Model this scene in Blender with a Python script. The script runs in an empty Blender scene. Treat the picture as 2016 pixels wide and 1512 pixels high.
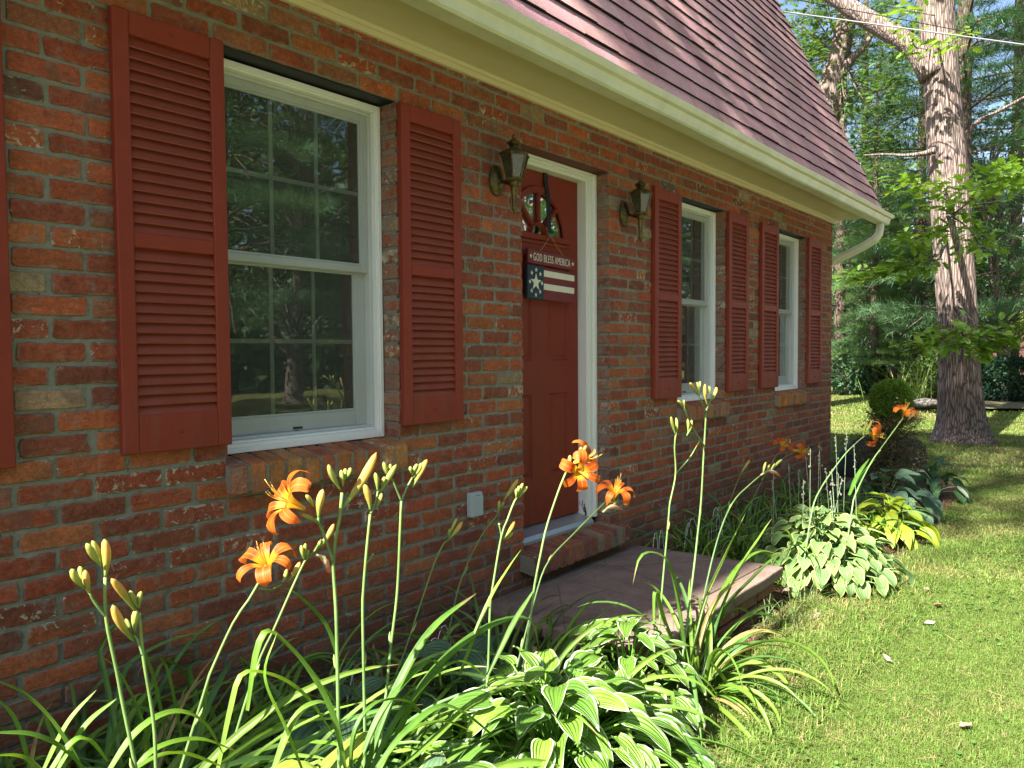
import bpy, math, random
import numpy as np
from mathutils import Vector, Matrix

# ---------------------------------------------------------------- camera, sky, sun, exposure
SC = bpy.context.scene
COL = SC.collection
cam = bpy.data.cameras.new("camera"); camo = bpy.data.objects.new("camera", cam); COL.objects.link(camo)
camo.matrix_world = Matrix.Translation((-0.0000,-2.3656,1.3769)) @ Matrix(((0.632325,0.035678,-0.773881),(-0.774666,0.019341,-0.632075),(-0.007584,0.999176,0.039868))).to_4x4()
cam.sensor_width = 36; cam.lens = 27.037; cam.clip_start = 0.05; cam.clip_end = 600
SC.camera = camo
SUN = Vector((-1.0, 0.043, 1.06)).normalized()          # towards the sun
W = bpy.data.worlds.new("World"); SC.world = W; W.use_nodes = True
wn = W.node_tree.nodes; wl = W.node_tree.links
sky = wn.new("ShaderNodeTexSky"); sky.sky_type = 'NISHITA'; sky.sun_disc = False
sky.sun_elevation = math.asin(SUN.z); sky.sun_rotation = math.atan2(SUN.x, SUN.y)
sky.air_density = 1.0; sky.dust_density = 1.8; sky.ozone_density = 1.2
wl.new(sky.outputs[0], wn["Background"].inputs[0]); wn["Background"].inputs[1].default_value = 0.06
sl = bpy.data.lights.new("sun", 'SUN'); sl.energy = 5.0; sl.angle = math.radians(0.5); sl.color = (1.0, 0.95, 0.86)
so = bpy.data.objects.new("sun", sl); COL.objects.link(so)
so.rotation_euler = SUN.to_track_quat('Z', 'Y').to_euler(); so.location = (-10, 0, 20)
SC.view_settings.view_transform = 'Standard'; SC.view_settings.look = 'None'
SC.view_settings.gamma = 1; SC.view_settings.exposure = 2.25
SC.cycles.max_bounces = 8; SC.cycles.transparent_max_bounces = 16
SC.cycles.sample_clamp_indirect = 6

RNG = random.Random(11)
NR = np.random.default_rng(5)

# ---------------------------------------------------------------- mesh and object helpers
class MB:
    """collects pieces and links them as ONE mesh object"""
    def __init__(s): s.V = []; s.F = []; s.C = []; s.U = []; s.n = 0
    def add(s, V, F, mat=0, col=(1, 1, 1), uv=None):
        V = np.asarray(V, float).reshape(-1, 3); k = len(V)
        if isinstance(F, np.ndarray): s.F.append((F + s.n, mat))
        else:
            by = {}
            for f in F: by.setdefault(len(f), []).append(f)
            for q in by.values(): s.F.append((np.asarray(q, int) + s.n, mat))
        c = np.asarray(col, float)
        s.C.append(np.tile(c, (k, 1)) if c.ndim == 1 else c)
        s.U.append(np.zeros((k, 2)) if uv is None else np.asarray(uv, float))
        s.V.append(V); s.n += k
        return s
    def build(s, name, mats, parent=None, smooth=False, loc=None):
        me = bpy.data.meshes.new(name)
        if s.n:
            V = np.concatenate(s.V); C = np.concatenate(s.C); U = np.concatenate(s.U)
            me.vertices.add(len(V)); me.vertices.foreach_set("co", V.ravel().astype(np.float32))
            idx = np.concatenate([f.ravel() for f, m in s.F])
            tot = np.concatenate([np.full(len(f), f.shape[1]) for f, m in s.F])
            mi = np.concatenate([np.full(len(f), m) for f, m in s.F])
            st = np.concatenate([[0], np.cumsum(tot)[:-1]])
            me.loops.add(len(idx)); me.loops.foreach_set("vertex_index", idx.astype(np.int32))
            me.polygons.add(len(tot)); me.polygons.foreach_set("loop_start", st.astype(np.int32))
            me.polygons.foreach_set("material_index", mi.astype(np.int32))
            me.polygons.foreach_set("use_smooth", np.full(len(tot), smooth))
            a = me.attributes.new("col", 'FLOAT_COLOR', 'POINT')
            a.data.foreach_set("color", np.concatenate([C, np.ones((len(C), 1))], 1).ravel().astype(np.float32))
            uvl = me.uv_layers.new(name="UVMap")
            uvl.data.foreach_set("uv", U[idx].ravel().astype(np.float32))
            me.update(calc_edges=True); me.validate()
        for m in (mats if isinstance(mats, (list, tuple)) else [mats]): me.materials.append(m)
        o = bpy.data.objects.new(name, me); COL.objects.link(o)
        if parent: o.parent = parent
        if loc is not None: o.location = loc
        return o

def empty(name, loc=(0, 0, 0), parent=None):
    o = bpy.data.objects.new(name, None); COL.objects.link(o); o.location = loc; o.empty_display_size = 0.1
    if parent: o.parent = parent
    return o
def tag(o, label=None, cat=None, group=None, kind=None):
    if label: o["label"] = label
    if cat: o["category"] = cat
    if group: o["group"] = group
    if kind: o["kind"] = kind
    return o
def copy_tree(o, parent=None):
    c = o.copy(); COL.objects.link(c)
    if parent: c.parent = parent
    for ch in list(o.children): copy_tree(ch, c)
    return c

BOXF = [(0, 1, 3, 2), (4, 6, 7, 5), (0, 4, 5, 1), (2, 3, 7, 6), (0, 2, 6, 4), (1, 5, 7, 3)]
def box(mb, x0, x1, y0, y1, z0, z1, mat=0, col=(1, 1, 1)):
    V = [(x, y, z) for x in (x0, x1) for y in (y0, y1) for z in (z0, z1)]
    mb.add(V, BOXF, mat, col)
def bbox(mb, x0, x1, y0, y1, z0, z1, b=0.003, mat=0, col=(1, 1, 1), M=None):
    """box with chamfered edges"""
    c = np.array([(x0 + x1) / 2, (y0 + y1) / 2, (z0 + z1) / 2]); h = np.array([x1 - x0, y1 - y0, z1 - z0]) / 2
    b = min(b, h.min() * 0.9)
    V = []; ix = {}
    for sx in (-1, 1):
        for sy in (-1, 1):
            for sz in (-1, 1):
                for ax in range(3):
                    p = np.array([sx, sy, sz]) * h
                    for k in range(3):
                        if k != ax: p[k] -= b * (sx, sy, sz)[k]
                    ix[(sx, sy, sz, ax)] = len(V); V.append(p)
    F = []
    for ax in range(3):
        o = [k for k in range(3) if k != ax]
        for s in (-1, 1):
            q = []
            for (u, v) in ((-1, -1), (1, -1), (1, 1), (-1, 1)):
                t = [0, 0, 0]; t[ax] = s; t[o[0]] = u; t[o[1]] = v; q.append(ix[(*t, ax)])
            if (s > 0) != (ax != 1): q.reverse()
            F.append(tuple(q))
            
        for u in (-1, 1):
            for v in (-1, 1):
                q = []
                for s in (-1, 1):
                    t = [0, 0, 0]; t[ax] = s; t[o[0]] = u; t[o[1]] = v
                    q.append((ix[(*t, o[0])], ix[(*t, o[1])]))
                f = (q[0][0], q[0][1], q[1][1], q[1][0])
                if (u * v > 0) != (ax != 1): f = f[::-1]
                F.append(f)
    for sx in (-1, 1):
        for sy in (-1, 1):
            for sz in (-1, 1):
                f = tuple(ix[(sx, sy, sz, a)] for a in range(3))
                if sx * sy * sz < 0: f = f[::-1]
                F.append(f)
    V = np.array(V) 
    if M is not None: V = V @ np.asarray(M).T
    mb.add(V + c, F, mat, col)
def frames(P):
    P = np.asarray(P, float); n = len(P)
    T = np.gradient(P, axis=0); T /= np.linalg.norm(T, axis=1)[:, None] + 1e-12
    up = np.array([0, 0, 1.]) if abs(T[0][2]) < .9 else np.array([1., 0, 0])
    A = np.zeros((n, 3)); B = np.zeros((n, 3))
    a = up - T[0] * (up @ T[0])
    for i in range(n):
        a = a - T[i] * (a @ T[i]); a /= np.linalg.norm(a) + 1e-12
        A[i] = a; B[i] = np.cross(T[i], a)
    return P, T, A, B
def tube(mb, P, R, n=8, mat=0, col=(1, 1, 1), cap=True, noise=None):
    P, T, A, B = frames(P); R = np.broadcast_to(np.asarray(R, float), (len(P),))
    th = np.arange(n) * 2 * math.pi / n
    V = P[:, None] + R[:, None, None] * (np.cos(th)[None, :, None] * A[:, None] + np.sin(th)[None, :, None] * B[:, None])
    if noise is not None: V = P[:, None] + (V - P[:, None]) * noise[:, :, None]
    m = len(P)
    i = np.arange(m - 1)[:, None] * n; j = np.arange(n)[None]; j2 = (j + 1) % n
    F = np.stack([i + j, i + j2, i + n + j2, i + n + j], -1).reshape(-1, 4)
    c = np.asarray(col, float)
    if c.ndim == 2: c = np.repeat(c, n, 0)
    V = V.reshape(-1, 3)
    mb.add(V, F, mat, c)
    if cap:
        s = mb.n - len(V)
        mb.F.append((np.array([list(range(s + n - 1, s - 1, -1))]), mat)); mb.F.append((np.array([list(range(s + (m - 1) * n, s + m * n))]), mat))
def lathe(mb, prof, c, n=16, mat=0, col=(1, 1, 1), rot=0.0, flat=None):
    th = np.arange(n) * 2 * math.pi / n + rot
    pr = np.asarray(prof, float)
    V = np.stack([pr[:, None, 0] * np.cos(th), pr[:, None, 0] * np.sin(th), np.repeat(pr[:, 1:2], n, 1)], -1).reshape(-1, 3)
    m = len(pr); i = np.arange(m - 1)[:, None] * n; j = np.arange(n)[None]; j2 = (j + 1) % n
    F = np.stack([i + j, i + j2, i + n + j2, i + n + j], -1).reshape(-1, 4)
    mb.add(V + np.asarray(c), F, mat, col)
def spline(P, n):
    P = np.asarray(P, float)
    if len(P) == 2: return P[0] + (P[1] - P[0]) * np.linspace(0, 1, n)[:, None]
    Q = np.vstack([2 * P[0] - P[1], P, 2 * P[-1] - P[-2]])
    d = np.concatenate([[0], np.cumsum(np.linalg.norm(np.diff(P, axis=0), axis=1))])
    out = []
    for s in np.linspace(0, d[-1] * .999999, n):
        i = min(np.searchsorted(d, s, 'right') - 1, len(P) - 2); t = (s - d[i]) / (d[i + 1] - d[i])
        a, b, c, e = Q[i:i + 4]
        out.append(.5 * (2 * b + (c - a) * t + (2 * a - 5 * b + 4 * c - e) * t * t + (3 * b - a - 3 * c + e) * t ** 3))
    return np.array(out)
def rbox(sx, sy, sz, r, n=4):
    """rounded box V,F (closed, welded loosely)"""
    V = []; F = []
    t = np.linspace(-1, 1, n + 1)
    for ax in range(3):
        for s in (-1, 1):
            b = len(V); o = [k for k in range(3) if k != ax]
            for u in t:
                for v in t:
                    p = np.zeros(3); p[ax] = s; p[o[0]] = u; p[o[1]] = v; V.append(p)
            for i in range(n):
                for j in range(n):
                    q = (b + i * (n + 1) + j, b + (i + 1) * (n + 1) + j, b + (i + 1) * (n + 1) + j + 1, b + i * (n + 1) + j + 1)
                    F.append(q if (s > 0) == (ax != 1) else q[::-1])
    V = np.array(V); h = np.array([sx, sy, sz]) / 2
    # denser towards the edges
    V = np.sign(V) * np.abs(V) ** .6 * h
    inn = np.clip(V, -(h - r), h - r); d = V - inn; L = np.linalg.norm(d, axis=1)
    k = L > 1e-9
    V[k] = inn[k] + d[k] / L[k][:, None] * r
    return V, F
def hnoise(P, f, seed=0):
    """cheap smooth pseudo noise in -1..1"""
    P = np.asarray(P, float) * f
    o = np.zeros(P.shape[:-1]); rg = np.random.default_rng(seed)
    for k in range(5):
        d = rg.normal(size=3); ph = rg.uniform(0, 6.28)
        o = o + np.sin(P @ d * 1.6 + ph)
    return o / 2.6
def scatter(mb, TV, TF, pos, R, sc, mat=0, col=None, uv=None):
    """copies of a small template into one mesh: pos (N,3), R (N,3,3), sc (N,)"""
    TV = np.asarray(TV, float); N = len(pos); k = len(TV)
    V = np.einsum('nij,kj->nki', R, TV) * np.asarray(sc).reshape(-1, 1, 1) + pos[:, None]
    F = (np.asarray(TF)[None] + (np.arange(N) * k)[:, None, None]).reshape(-1, np.asarray(TF).shape[1])
    c = np.repeat(col, k, 0) if col is not None else (1, 1, 1)
    mb.add(V.reshape(-1, 3), F, mat, c, None if uv is None else np.tile(uv, (N, 1)))
def basis(X, up=None):
    """rotation matrices with local x along X"""
    X = X / (np.linalg.norm(X, axis=1)[:, None] + 1e-9)
    if up is None: up = NR.normal(size=X.shape)
    Zv = up - X * (up * X).sum(1)[:, None]; Zv /= np.linalg.norm(Zv, axis=1)[:, None] + 1e-9
    Y = np.cross(Zv, X)
    return np.stack([X, Y, Zv], -1)
def poly_prism(mb, pts, y0, y1, mat=0, col=(1, 1, 1)):
    """outline in x,z extruded in y (front y0)"""
    n = len(pts)
    V = [(x, y0, z) for x, z in pts] + [(x, y1, z) for x, z in pts]
    F = [tuple(range(n)), tuple(range(2 * n - 1, n - 1, -1))] + [((i + 1) % n, i, n + i, n + (i + 1) % n) for i in range(n)]
    mb.add(V, F, mat, col)

# ---------------------------------------------------------------- material helpers
class NT:
    def __init__(s, name):
        s.m = bpy.data.materials.new(name); s.m.use_nodes = True; s.t = s.m.node_tree
        s.b = s.t.nodes["Principled BSDF"]; s.out = s.t.nodes["Material Output"]
    def n(s, typ, **kw):
        o = s.t.nodes.new("ShaderNode" + typ)
        for k, v in kw.items(): setattr(o, k, v)
        return o
    def l(s, a, b): s.t.links.new(a, b)
    def put(s, sock, v):
        if isinstance(v, bpy.types.NodeSocket): s.l(v, sock)
        elif v is not None:
            if isinstance(v, (tuple, list)) and len(v) == 3 and sock.type == 'RGBA': v = (*v, 1)
            sock.default_value = v
    def coord(s, w='Object'): return s.n('TexCoord').outputs[w]
    def mapping(s, vec, scale=(1, 1, 1), loc=(0, 0, 0), rot=(0, 0, 0)):
        o = s.n('Mapping'); s.l(vec, o.inputs[0]); o.inputs[1].default_value = loc; o.inputs[2].default_value = rot; o.inputs[3].default_value = scale
        return o.outputs[0]
    def noise(s, scale, detail=4, rough=.55, vec=None, dist=0, col=False):
        o = s.n('TexNoise'); o.inputs['Scale'].default_value = scale; o.inputs['Detail'].default_value = detail
        o.inputs['Roughness'].default_value = rough; o.inputs['Distortion'].default_value = dist
        if vec is not None: s.l(vec, o.inputs['Vector'])
        return o.outputs['Color' if col else 'Fac']
    def voro(s, scale, vec=None, feature='F1', rnd=1.0, out='Distance'):
        o = s.n('TexVoronoi'); o.feature = feature; o.inputs['Scale'].default_value = scale; o.inputs['Randomness'].default_value = rnd
        if vec is not None: s.l(vec, o.inputs['Vector'])
        return o.outputs[out]
    def ramp(s, f, stops, interp='LINEAR'):
        o = s.n('ValToRGB'); o.color_ramp.interpolation = interp; e = o.color_ramp.elements
        while len(e) < len(stops): e.new(.5)
        for q, (p, c) in zip(e, stops):
            q.position = p; q.color = (c, c, c, 1) if isinstance(c, (int, float)) else (*c, 1)
        s.l(f, o.inputs[0]); return o.outputs[0]
    def mix(s, f, a, b, blend='MIX'):
        o = s.n('Mix', data_type='RGBA', blend_type=blend); s.put(o.inputs[0], f); s.put(o.inputs[6], a); s.put(o.inputs[7], b)
        return o.outputs[2]
    def math(s, op, a, b=None, c=None, clamp=False):
        o = s.n('Math', operation=op); o.use_clamp = clamp
        for i, v in enumerate((a, b, c)):
            if v is not None: s.put(o.inputs[i], v)
        return o.outputs[0]
    def attr(s, name='col', out='Color'): return s.n('Attribute', attribute_name=name).outputs[out]
    def sep(s, v):
        o = s.n('SeparateXYZ'); s.l(v, o.inputs[0]); return o.outputs
    def bump(s, h, strength=.5, dist=.01, prev=None):
        o = s.n('Bump'); o.inputs['Strength'].default_value = strength; o.inputs['Distance'].default_value = dist
        s.l(h, o.inputs['Height'])
        if prev is not None: s.l(prev, o.inputs['Normal'])
        return o.outputs[0]
    def fin(s, col=None, rough=.6, normal=None, spec=None, metal=None):
        s.put(s.b.inputs['Base Color'], col); s.put(s.b.inputs['Roughness'], rough)
        if normal is not None: s.l(normal, s.b.inputs['Normal'])
        if spec is not None: s.put(s.b.inputs['Specular IOR Level'], spec)
        if metal is not None: s.put(s.b.inputs['Metallic'], metal)
        return s.m
    def translucent(s, col, fac=.35, normal=None):
        t = s.n('BsdfTranslucent'); s.put(t.inputs[0], col)
        if normal is not None: s.l(normal, t.inputs['Normal'])
        x = s.n('MixShader'); x.inputs[0].default_value = fac
        s.l(s.b.outputs[0], x.inputs[1]); s.l(t.outputs[0], x.inputs[2]); s.l(x.outputs[0], s.out.inputs[0])

# ---------------------------------------------------------------- materials of the house
def m_brick():
    t = NT("old_brick"); oc = t.coord(); uv = t.sep(t.n('UVMap').outputs[0]); edge, rnd = uv[0], uv[1]
    off = t.n('CombineXYZ'); t.l(t.math('MULTIPLY', rnd, 37.0), off.inputs[0]); t.l(t.math('MULTIPLY', rnd, 91.0), off.inputs[2])
    va = t.n('VectorMath', operation='ADD'); t.l(oc, va.inputs[0]); t.l(off.outputs[0], va.inputs[1]); v = va.outputs[0]
    base = t.attr('col')
    n1 = t.noise(14, 6, .65, v); n2 = t.noise(60, 5, .7, v); n3 = t.noise(7, 3, .6, v, 1.5); n4 = t.noise(33, 6, .75, v, .6); n5 = t.noise(190, 3, .6, v)
    c = t.mix(1.0, base, t.ramp(n1, [(.25, .68), (.5, 1.0), (.75, 1.32)]), 'MULTIPLY')
    c = t.mix(1.0, c, t.ramp(n2, [(.3, .66), (.7, 1.3)]), 'MULTIPLY'); c = t.mix(1.0, c, t.ramp(n5, [(.3, .78), (.7, 1.2)]), 'MULTIPLY')
    c = t.mix(t.math('MULTIPLY', t.ramp(n4, [(.28, .7), (.42, 0)]), .8), c, (.06, .03, .022))
    c = t.mix(t.math('MULTIPLY', t.ramp(n3, [(.56, 0), (.66, 1)]), .45), c, (.12, .085, .06))          # brown bloom
    # cream paint and lime left on reused brick: mostly on some bricks and near the edges
    lim = t.math('ADD', t.math('MULTIPLY', edge, .075), t.math('MULTIPLY', t.math('POWER', rnd, 7.0), .13))
    m = t.ramp(t.math('ADD', n4, lim), [(.675, 0), (.70, 1)])
    c = t.mix(t.math('MULTIPLY', m, .8), c, t.mix(n2, (.42, .38, .27), (.60, .55, .42)))
    # thin mortar film
    film = t.ramp(t.math('ADD', t.noise(22, 5, .7, v), t.math('MULTIPLY', edge, .16)), [(.54, 0), (.72, 1)])
    c = t.mix(t.math('MULTIPLY', film, .62), c, (.22, .20, .16))
    pit = t.ramp(t.voro(75, v), [(.05, 1), (.11, 0)]); pm = t.math('MULTIPLY', pit, t.ramp(t.noise(16, 2, .5, v), [(.55, 0), (.6, 1)]))
    c = t.mix(t.math('MULTIPLY', pm, .8), c, (.03, .02, .015))
    sp = t.ramp(t.voro(48, v), [(.035, 1), (.055, 0)]); sm = t.math('MULTIPLY', sp, t.ramp(t.noise(9, 2, .5, v), [(.56, 0), (.58, 1)]))
    c = t.mix(sm, c, (.62, .58, .48))                                                                      # paint specks
    z = t.sep(oc)[2]; damp = t.ramp(t.math('ADD', z, t.math('MULTIPLY', t.noise(5, 4, .6, oc), .35)), [(.30, 1), (.75, 0)])
    c = t.mix(t.math('MULTIPLY', damp, .55), c, t.mix(n4, (.075, .055, .035), (.16, .10, .06)))            # splashed soil and algae on the lowest courses
    h = t.math('ADD', t.math('MULTIPLY', n2, .5), t.math('ADD', t.math('MULTIPLY', n5, .25), t.math('MULTIPLY', t.math('SUBTRACT', m, pm), .35)))
    return t.fin(c, .88, t.bump(h, .55, .006), .25)
def m_mortar():
    t = NT("mortar"); oc = t.coord(); n = t.noise(40, 6, .7, oc); n2 = t.noise(4, 4, .6, oc); n3 = t.noise(220, 3, .6, oc)
    c = t.mix(n, (.15, .15, .115), (.31, .30, .235)); c = t.mix(t.math('MULTIPLY', t.ramp(n2, [(.5, 0), (.68, 1)]), .35), c, (.13, .115, .075))
    z = t.sep(oc)[2]; damp = t.ramp(t.math('ADD', z, t.math('MULTIPLY', n2, .4)), [(.30, 1), (.8, 0)]); c = t.mix(t.math('MULTIPLY', damp, .7), c, (.085, .08, .05))
    crack = t.ramp(t.noise(28, 5, .75, oc, .5), [(.33, 1), (.38, 0)])
    c = t.mix(t.math('MULTIPLY', crack, .7), c, (.035, .035, .03))
    return t.fin(c, .95, t.bump(t.math('ADD', n, t.math('MULTIPLY', n3, .4)), .8, .008), .2)
def m_paint(name, c1, rough=.5, dirt=.12, grain=0.0, spec=.4):
    t = NT(name); oc = t.coord(); n = t.noise(6, 5, .65, oc); n2 = t.noise(90, 3, .6, oc)
    d = tuple(x * .62 for x in c1)
    c = t.mix(t.math('MULTIPLY', t.ramp(n, [(.4, 0), (.8, 1)]), dirt * 3), c1, d)
    sp = t.math('MULTIPLY', t.ramp(t.voro(26, oc), [(.02, 1), (.04, 0)]), t.ramp(t.noise(5, 2, .5, oc), [(.6, 0), (.62, 1)]))
    c = t.mix(t.math('MULTIPLY', sp, .6), c, tuple(min(1, x * .5 + .28) for x in c1))
    dr = t.noise(14, 5, .7, t.mapping(oc, (1, 1, .12))); c = t.mix(t.math('MULTIPLY', t.ramp(dr, [(.55, 0), (.75, 1)]), dirt * 1.6), c, tuple(x * .5 + .09 for x in c1))   # faded and dusty streaks
    h = n2
    if grain: h = t.math('ADD', n2, t.math('MULTIPLY', t.noise(40, 4, .6, t.mapping(oc, (1, 1, .06))), grain))
    return t.fin(c, t.math('ADD', t.math('MULTIPLY', n, .18), rough - .09), t.bump(h, .12, .003), spec)
def m_glass():
    t = NT("window_glass"); tr = t.n('BsdfTransparent'); tr.inputs[0].default_value = (.62, .68, .64, 1)
    g = t.n('BsdfGlossy'); g.inputs['Color'].default_value = (.9, .95, .92, 1); g.inputs['Roughness'].default_value = .015
    oc = t.coord(); t.l(t.bump(t.noise(3.2, 2, .5, oc), .05, .02), g.inputs['Normal'])
    f = t.n('Fresnel'); f.inputs[0].default_value = 1.52
    fc = t.math('MULTIPLY_ADD', f.outputs[0], 2.2, .10, True)
    d = t.n('BsdfDiffuse'); d.inputs[0].default_value = (.20, .22, .19, 1)          # dust and the fly screen
    ds = t.n('MixShader'); t.put(ds.inputs[0], t.math('MULTIPLY_ADD', t.noise(5, 4, .6, oc), .10, .12)); t.l(tr.outputs[0], ds.inputs[1]); t.l(d.outputs[0], ds.inputs[2])
    x = t.n('MixShader'); t.l(fc, x.inputs[0]); t.l(ds.outputs[0], x.inputs[1]); t.l(g.outputs[0], x.inputs[2]); t.l(x.outputs[0], t.out.inputs[0])
    return t.m
def m_screen():
    t = NT("insect_screen"); tr = t.n('BsdfTransparent'); d = t.n('BsdfDiffuse'); d.inputs[0].default_value = (.10, .115, .10, 1)
    oc = t.coord(); x = t.n('MixShader'); t.put(x.inputs[0], t.math('MULTIPLY_ADD', t.noise(7, 4, .65, t.mapping(oc, (1, 1, .3))), .12, .17)); t.l(tr.outputs[0], x.inputs[1]); t.l(d.outputs[0], x.inputs[2]); t.l(x.outputs[0], t.out.inputs[0]); return t.m
def m_shingle():
    t = NT("asphalt_shingle"); oc = t.coord(); base = t.attr('col')
    n = t.noise(420, 3, .7, oc); n2 = t.noise(3, 5, .6, oc); n3 = t.noise(160, 4, .7, oc)
    c = t.mix(1.0, base, t.ramp(n3, [(.3, .6), (.5, 1), (.72, 1.55)]), 'MULTIPLY')
    c = t.mix(1.0, c, t.ramp(n2, [(.3, .82), (.7, 1.15)]), 'MULTIPLY')
    return t.fin(c, .95, t.bump(n, .7, .004), .15)
def m_brass():
    t = NT("aged_brass"); oc = t.coord(); n = t.noise(24, 5, .7, oc)
    c = t.mix(t.ramp(n, [(.38, 0), (.65, 1)]), (.055, .045, .022), (.19, .145, .045))
    return t.fin(c, t.math('MULTIPLY_ADD', n, .35, .28), t.bump(n, .2, .003), .5, .75)
def m_lampglass():
    t = NT("smoked_glass"); tr = t.n('BsdfTransparent'); tr.inputs[0].default_value = (.42, .44, .38, 1)
    g = t.n('BsdfGlossy'); g.inputs['Roughness'].default_value = .22; g.inputs['Color'].default_value = (.9, .95, .88, 1)
    d = t.n('BsdfDiffuse'); d.inputs[0].default_value = (.07, .075, .05, 1)
    a = t.n('MixShader'); a.inputs[0].default_value = .45; t.l(tr.outputs[0], a.inputs[1]); t.l(d.outputs[0], a.inputs[2])
    f = t.n('Fresnel'); f.inputs[0].default_value = 1.5
    x = t.n('MixShader'); t.l(t.math('MULTIPLY_ADD', f.outputs[0], .5, .04, True), x.inputs[0]); t.l(a.outputs[0], x.inputs[1]); t.l(g.outputs[0], x.inputs[2]); t.l(x.outputs[0], t.out.inputs[0])
    return t.m
def m_plain(name, c, rough=.6, metal=0, bumpy=0, spec=.4, scale=60):
    t = NT(name); oc = t.coord(); n = t.noise(scale, 4, .6, oc)
    cc = t.mix(n, tuple(x * .85 for x in c), tuple(min(1, x * 1.12) for x in c))
    return t.fin(cc, rough, t.bump(n, bumpy, .004) if bumpy else None, spec, metal)
def m_casing():
    """white trim paint, flaked off and rotten at the foot"""
    t = NT("white_trim_paint"); oc = t.coord(); z = t.sep(oc)[2]; n = t.noise(30, 5, .7, t.mapping(oc, (1, 1, .25)))
    low = t.ramp(z, [(0.42, 1), (0.60, 0)])
    rot = t.ramp(t.math('ADD', n, t.math('MULTIPLY', low, .16)), [(.72, 0), (.75, 1)])
    c = t.mix(t.math('MULTIPLY', t.noise(5, 4, .6, oc), .35), (.78, .79, .73), (.6, .61, .54))
    c = t.mix(rot, c, (.03, .025, .018))
    return t.fin(c, .45, t.bump(t.math('SUBTRACT', n, t.math('MULTIPLY', rot, 1.5)), .25, .006), .4)
M_BRICK = m_brick(); M_MORTAR = m_mortar()
M_SHUT = m_paint("shutter_red_paint", (.245, .040, .022), .55, .15, 0.0, .22)
M_LOUV = m_paint("louver_red_paint", (.25, .056, .032), .66, .16, 0.0, .2)
M_DOOR = m_paint("door_red_paint", (.21, .028, .014), .5, .13, .5, .25)
M_VINYL = m_paint("white_vinyl", (.80, .82, .79), .38, .05)
M_SASH = m_paint("screen_shade_vinyl", (.60, .64, .60), .42, .08)  # white vinyl toned down in colour for the shade behind the screen
M_CREAM = m_paint("cream_aluminium", (.62, .56, .34), .45, .06)
M_GUT = m_paint("pale_gutter_paint", (.66, .68, .50), .35, .16)
M_CASE = m_casing(); M_GRID = m_paint("white_grid_bar", (.88, .90, .86), .4, .02); M_GLASS = m_glass(); M_SHIN = m_shingle(); M_BRASS = m_brass(); M_LGLASS = m_lampglass()
M_SCREEN = m_screen(); M_DARK = m_plain("dark_room", (.02, .022, .02), .9); M_STEEL = m_plain("dark_steel", (.03, .03, .033), .5, .6)
M_GREY = m_plain("grey_box_paint", (.36, .42, .43), .5); M_ALU = m_plain("worn_aluminium", (.42, .43, .41), .42, .6, .15)
M_BOARD = m_paint("sign_maroon", (.17, .022, .028), .6, .1, .4); M_NAVY = m_paint("sign_navy", (.012, .035, .055), .6, .1, .3)
M_IVORY = m_paint("sign_ivory", (.74, .72, .58), .6, .12); M_CORD = m_plain("jute_cord", (.30, .19, .08), .9)
M_WIRE = m_plain("white_wire", (.75, .77, .74), .4)
PAL = [((.33, .082, .028), 5), ((.27, .060, .026), 6), ((.225, .055, .030), 4.5), ((.175, .050, .030), 2.0), ((.325, .105, .036), 2.2), ((.24, .095, .050), 1.4), ((.125, .05, .036), .3), ((.28, .21, .12), .4), ((.10, .085, .075), .07)]
PW = np.array([w for c, w in PAL]); PW /= PW.sum()
def brick_col(warm=0):
    c = np.array(PAL[NR.choice(len(PAL), p=PW)][0])
    if warm: c = np.array([(.36, .15, .05), (.33, .12, .042), (.30, .085, .035), (.26, .115, .06)][NR.integers(4)])
    if not warm: c = c * .82 + np.array((.262, .074, .030)) * .18; c = c * .95 + c.mean() * .05
    return c * NR.uniform(.94, 1.24) * (1 + NR.normal(0, .03, 3))

# ---------------------------------------------------------------- the house
HOUSE = empty("brick_house", (3, 2, 0)); HOUSE.location = (0, 0, 0)
tag(HOUSE, "red brick house with a brown mansard roof, red shutters and a red front door", "house")
CH, CL, Z0, JX = .0655, .2025, .0455, 2.985
HEAD = Z0 + 36 * CH
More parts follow.
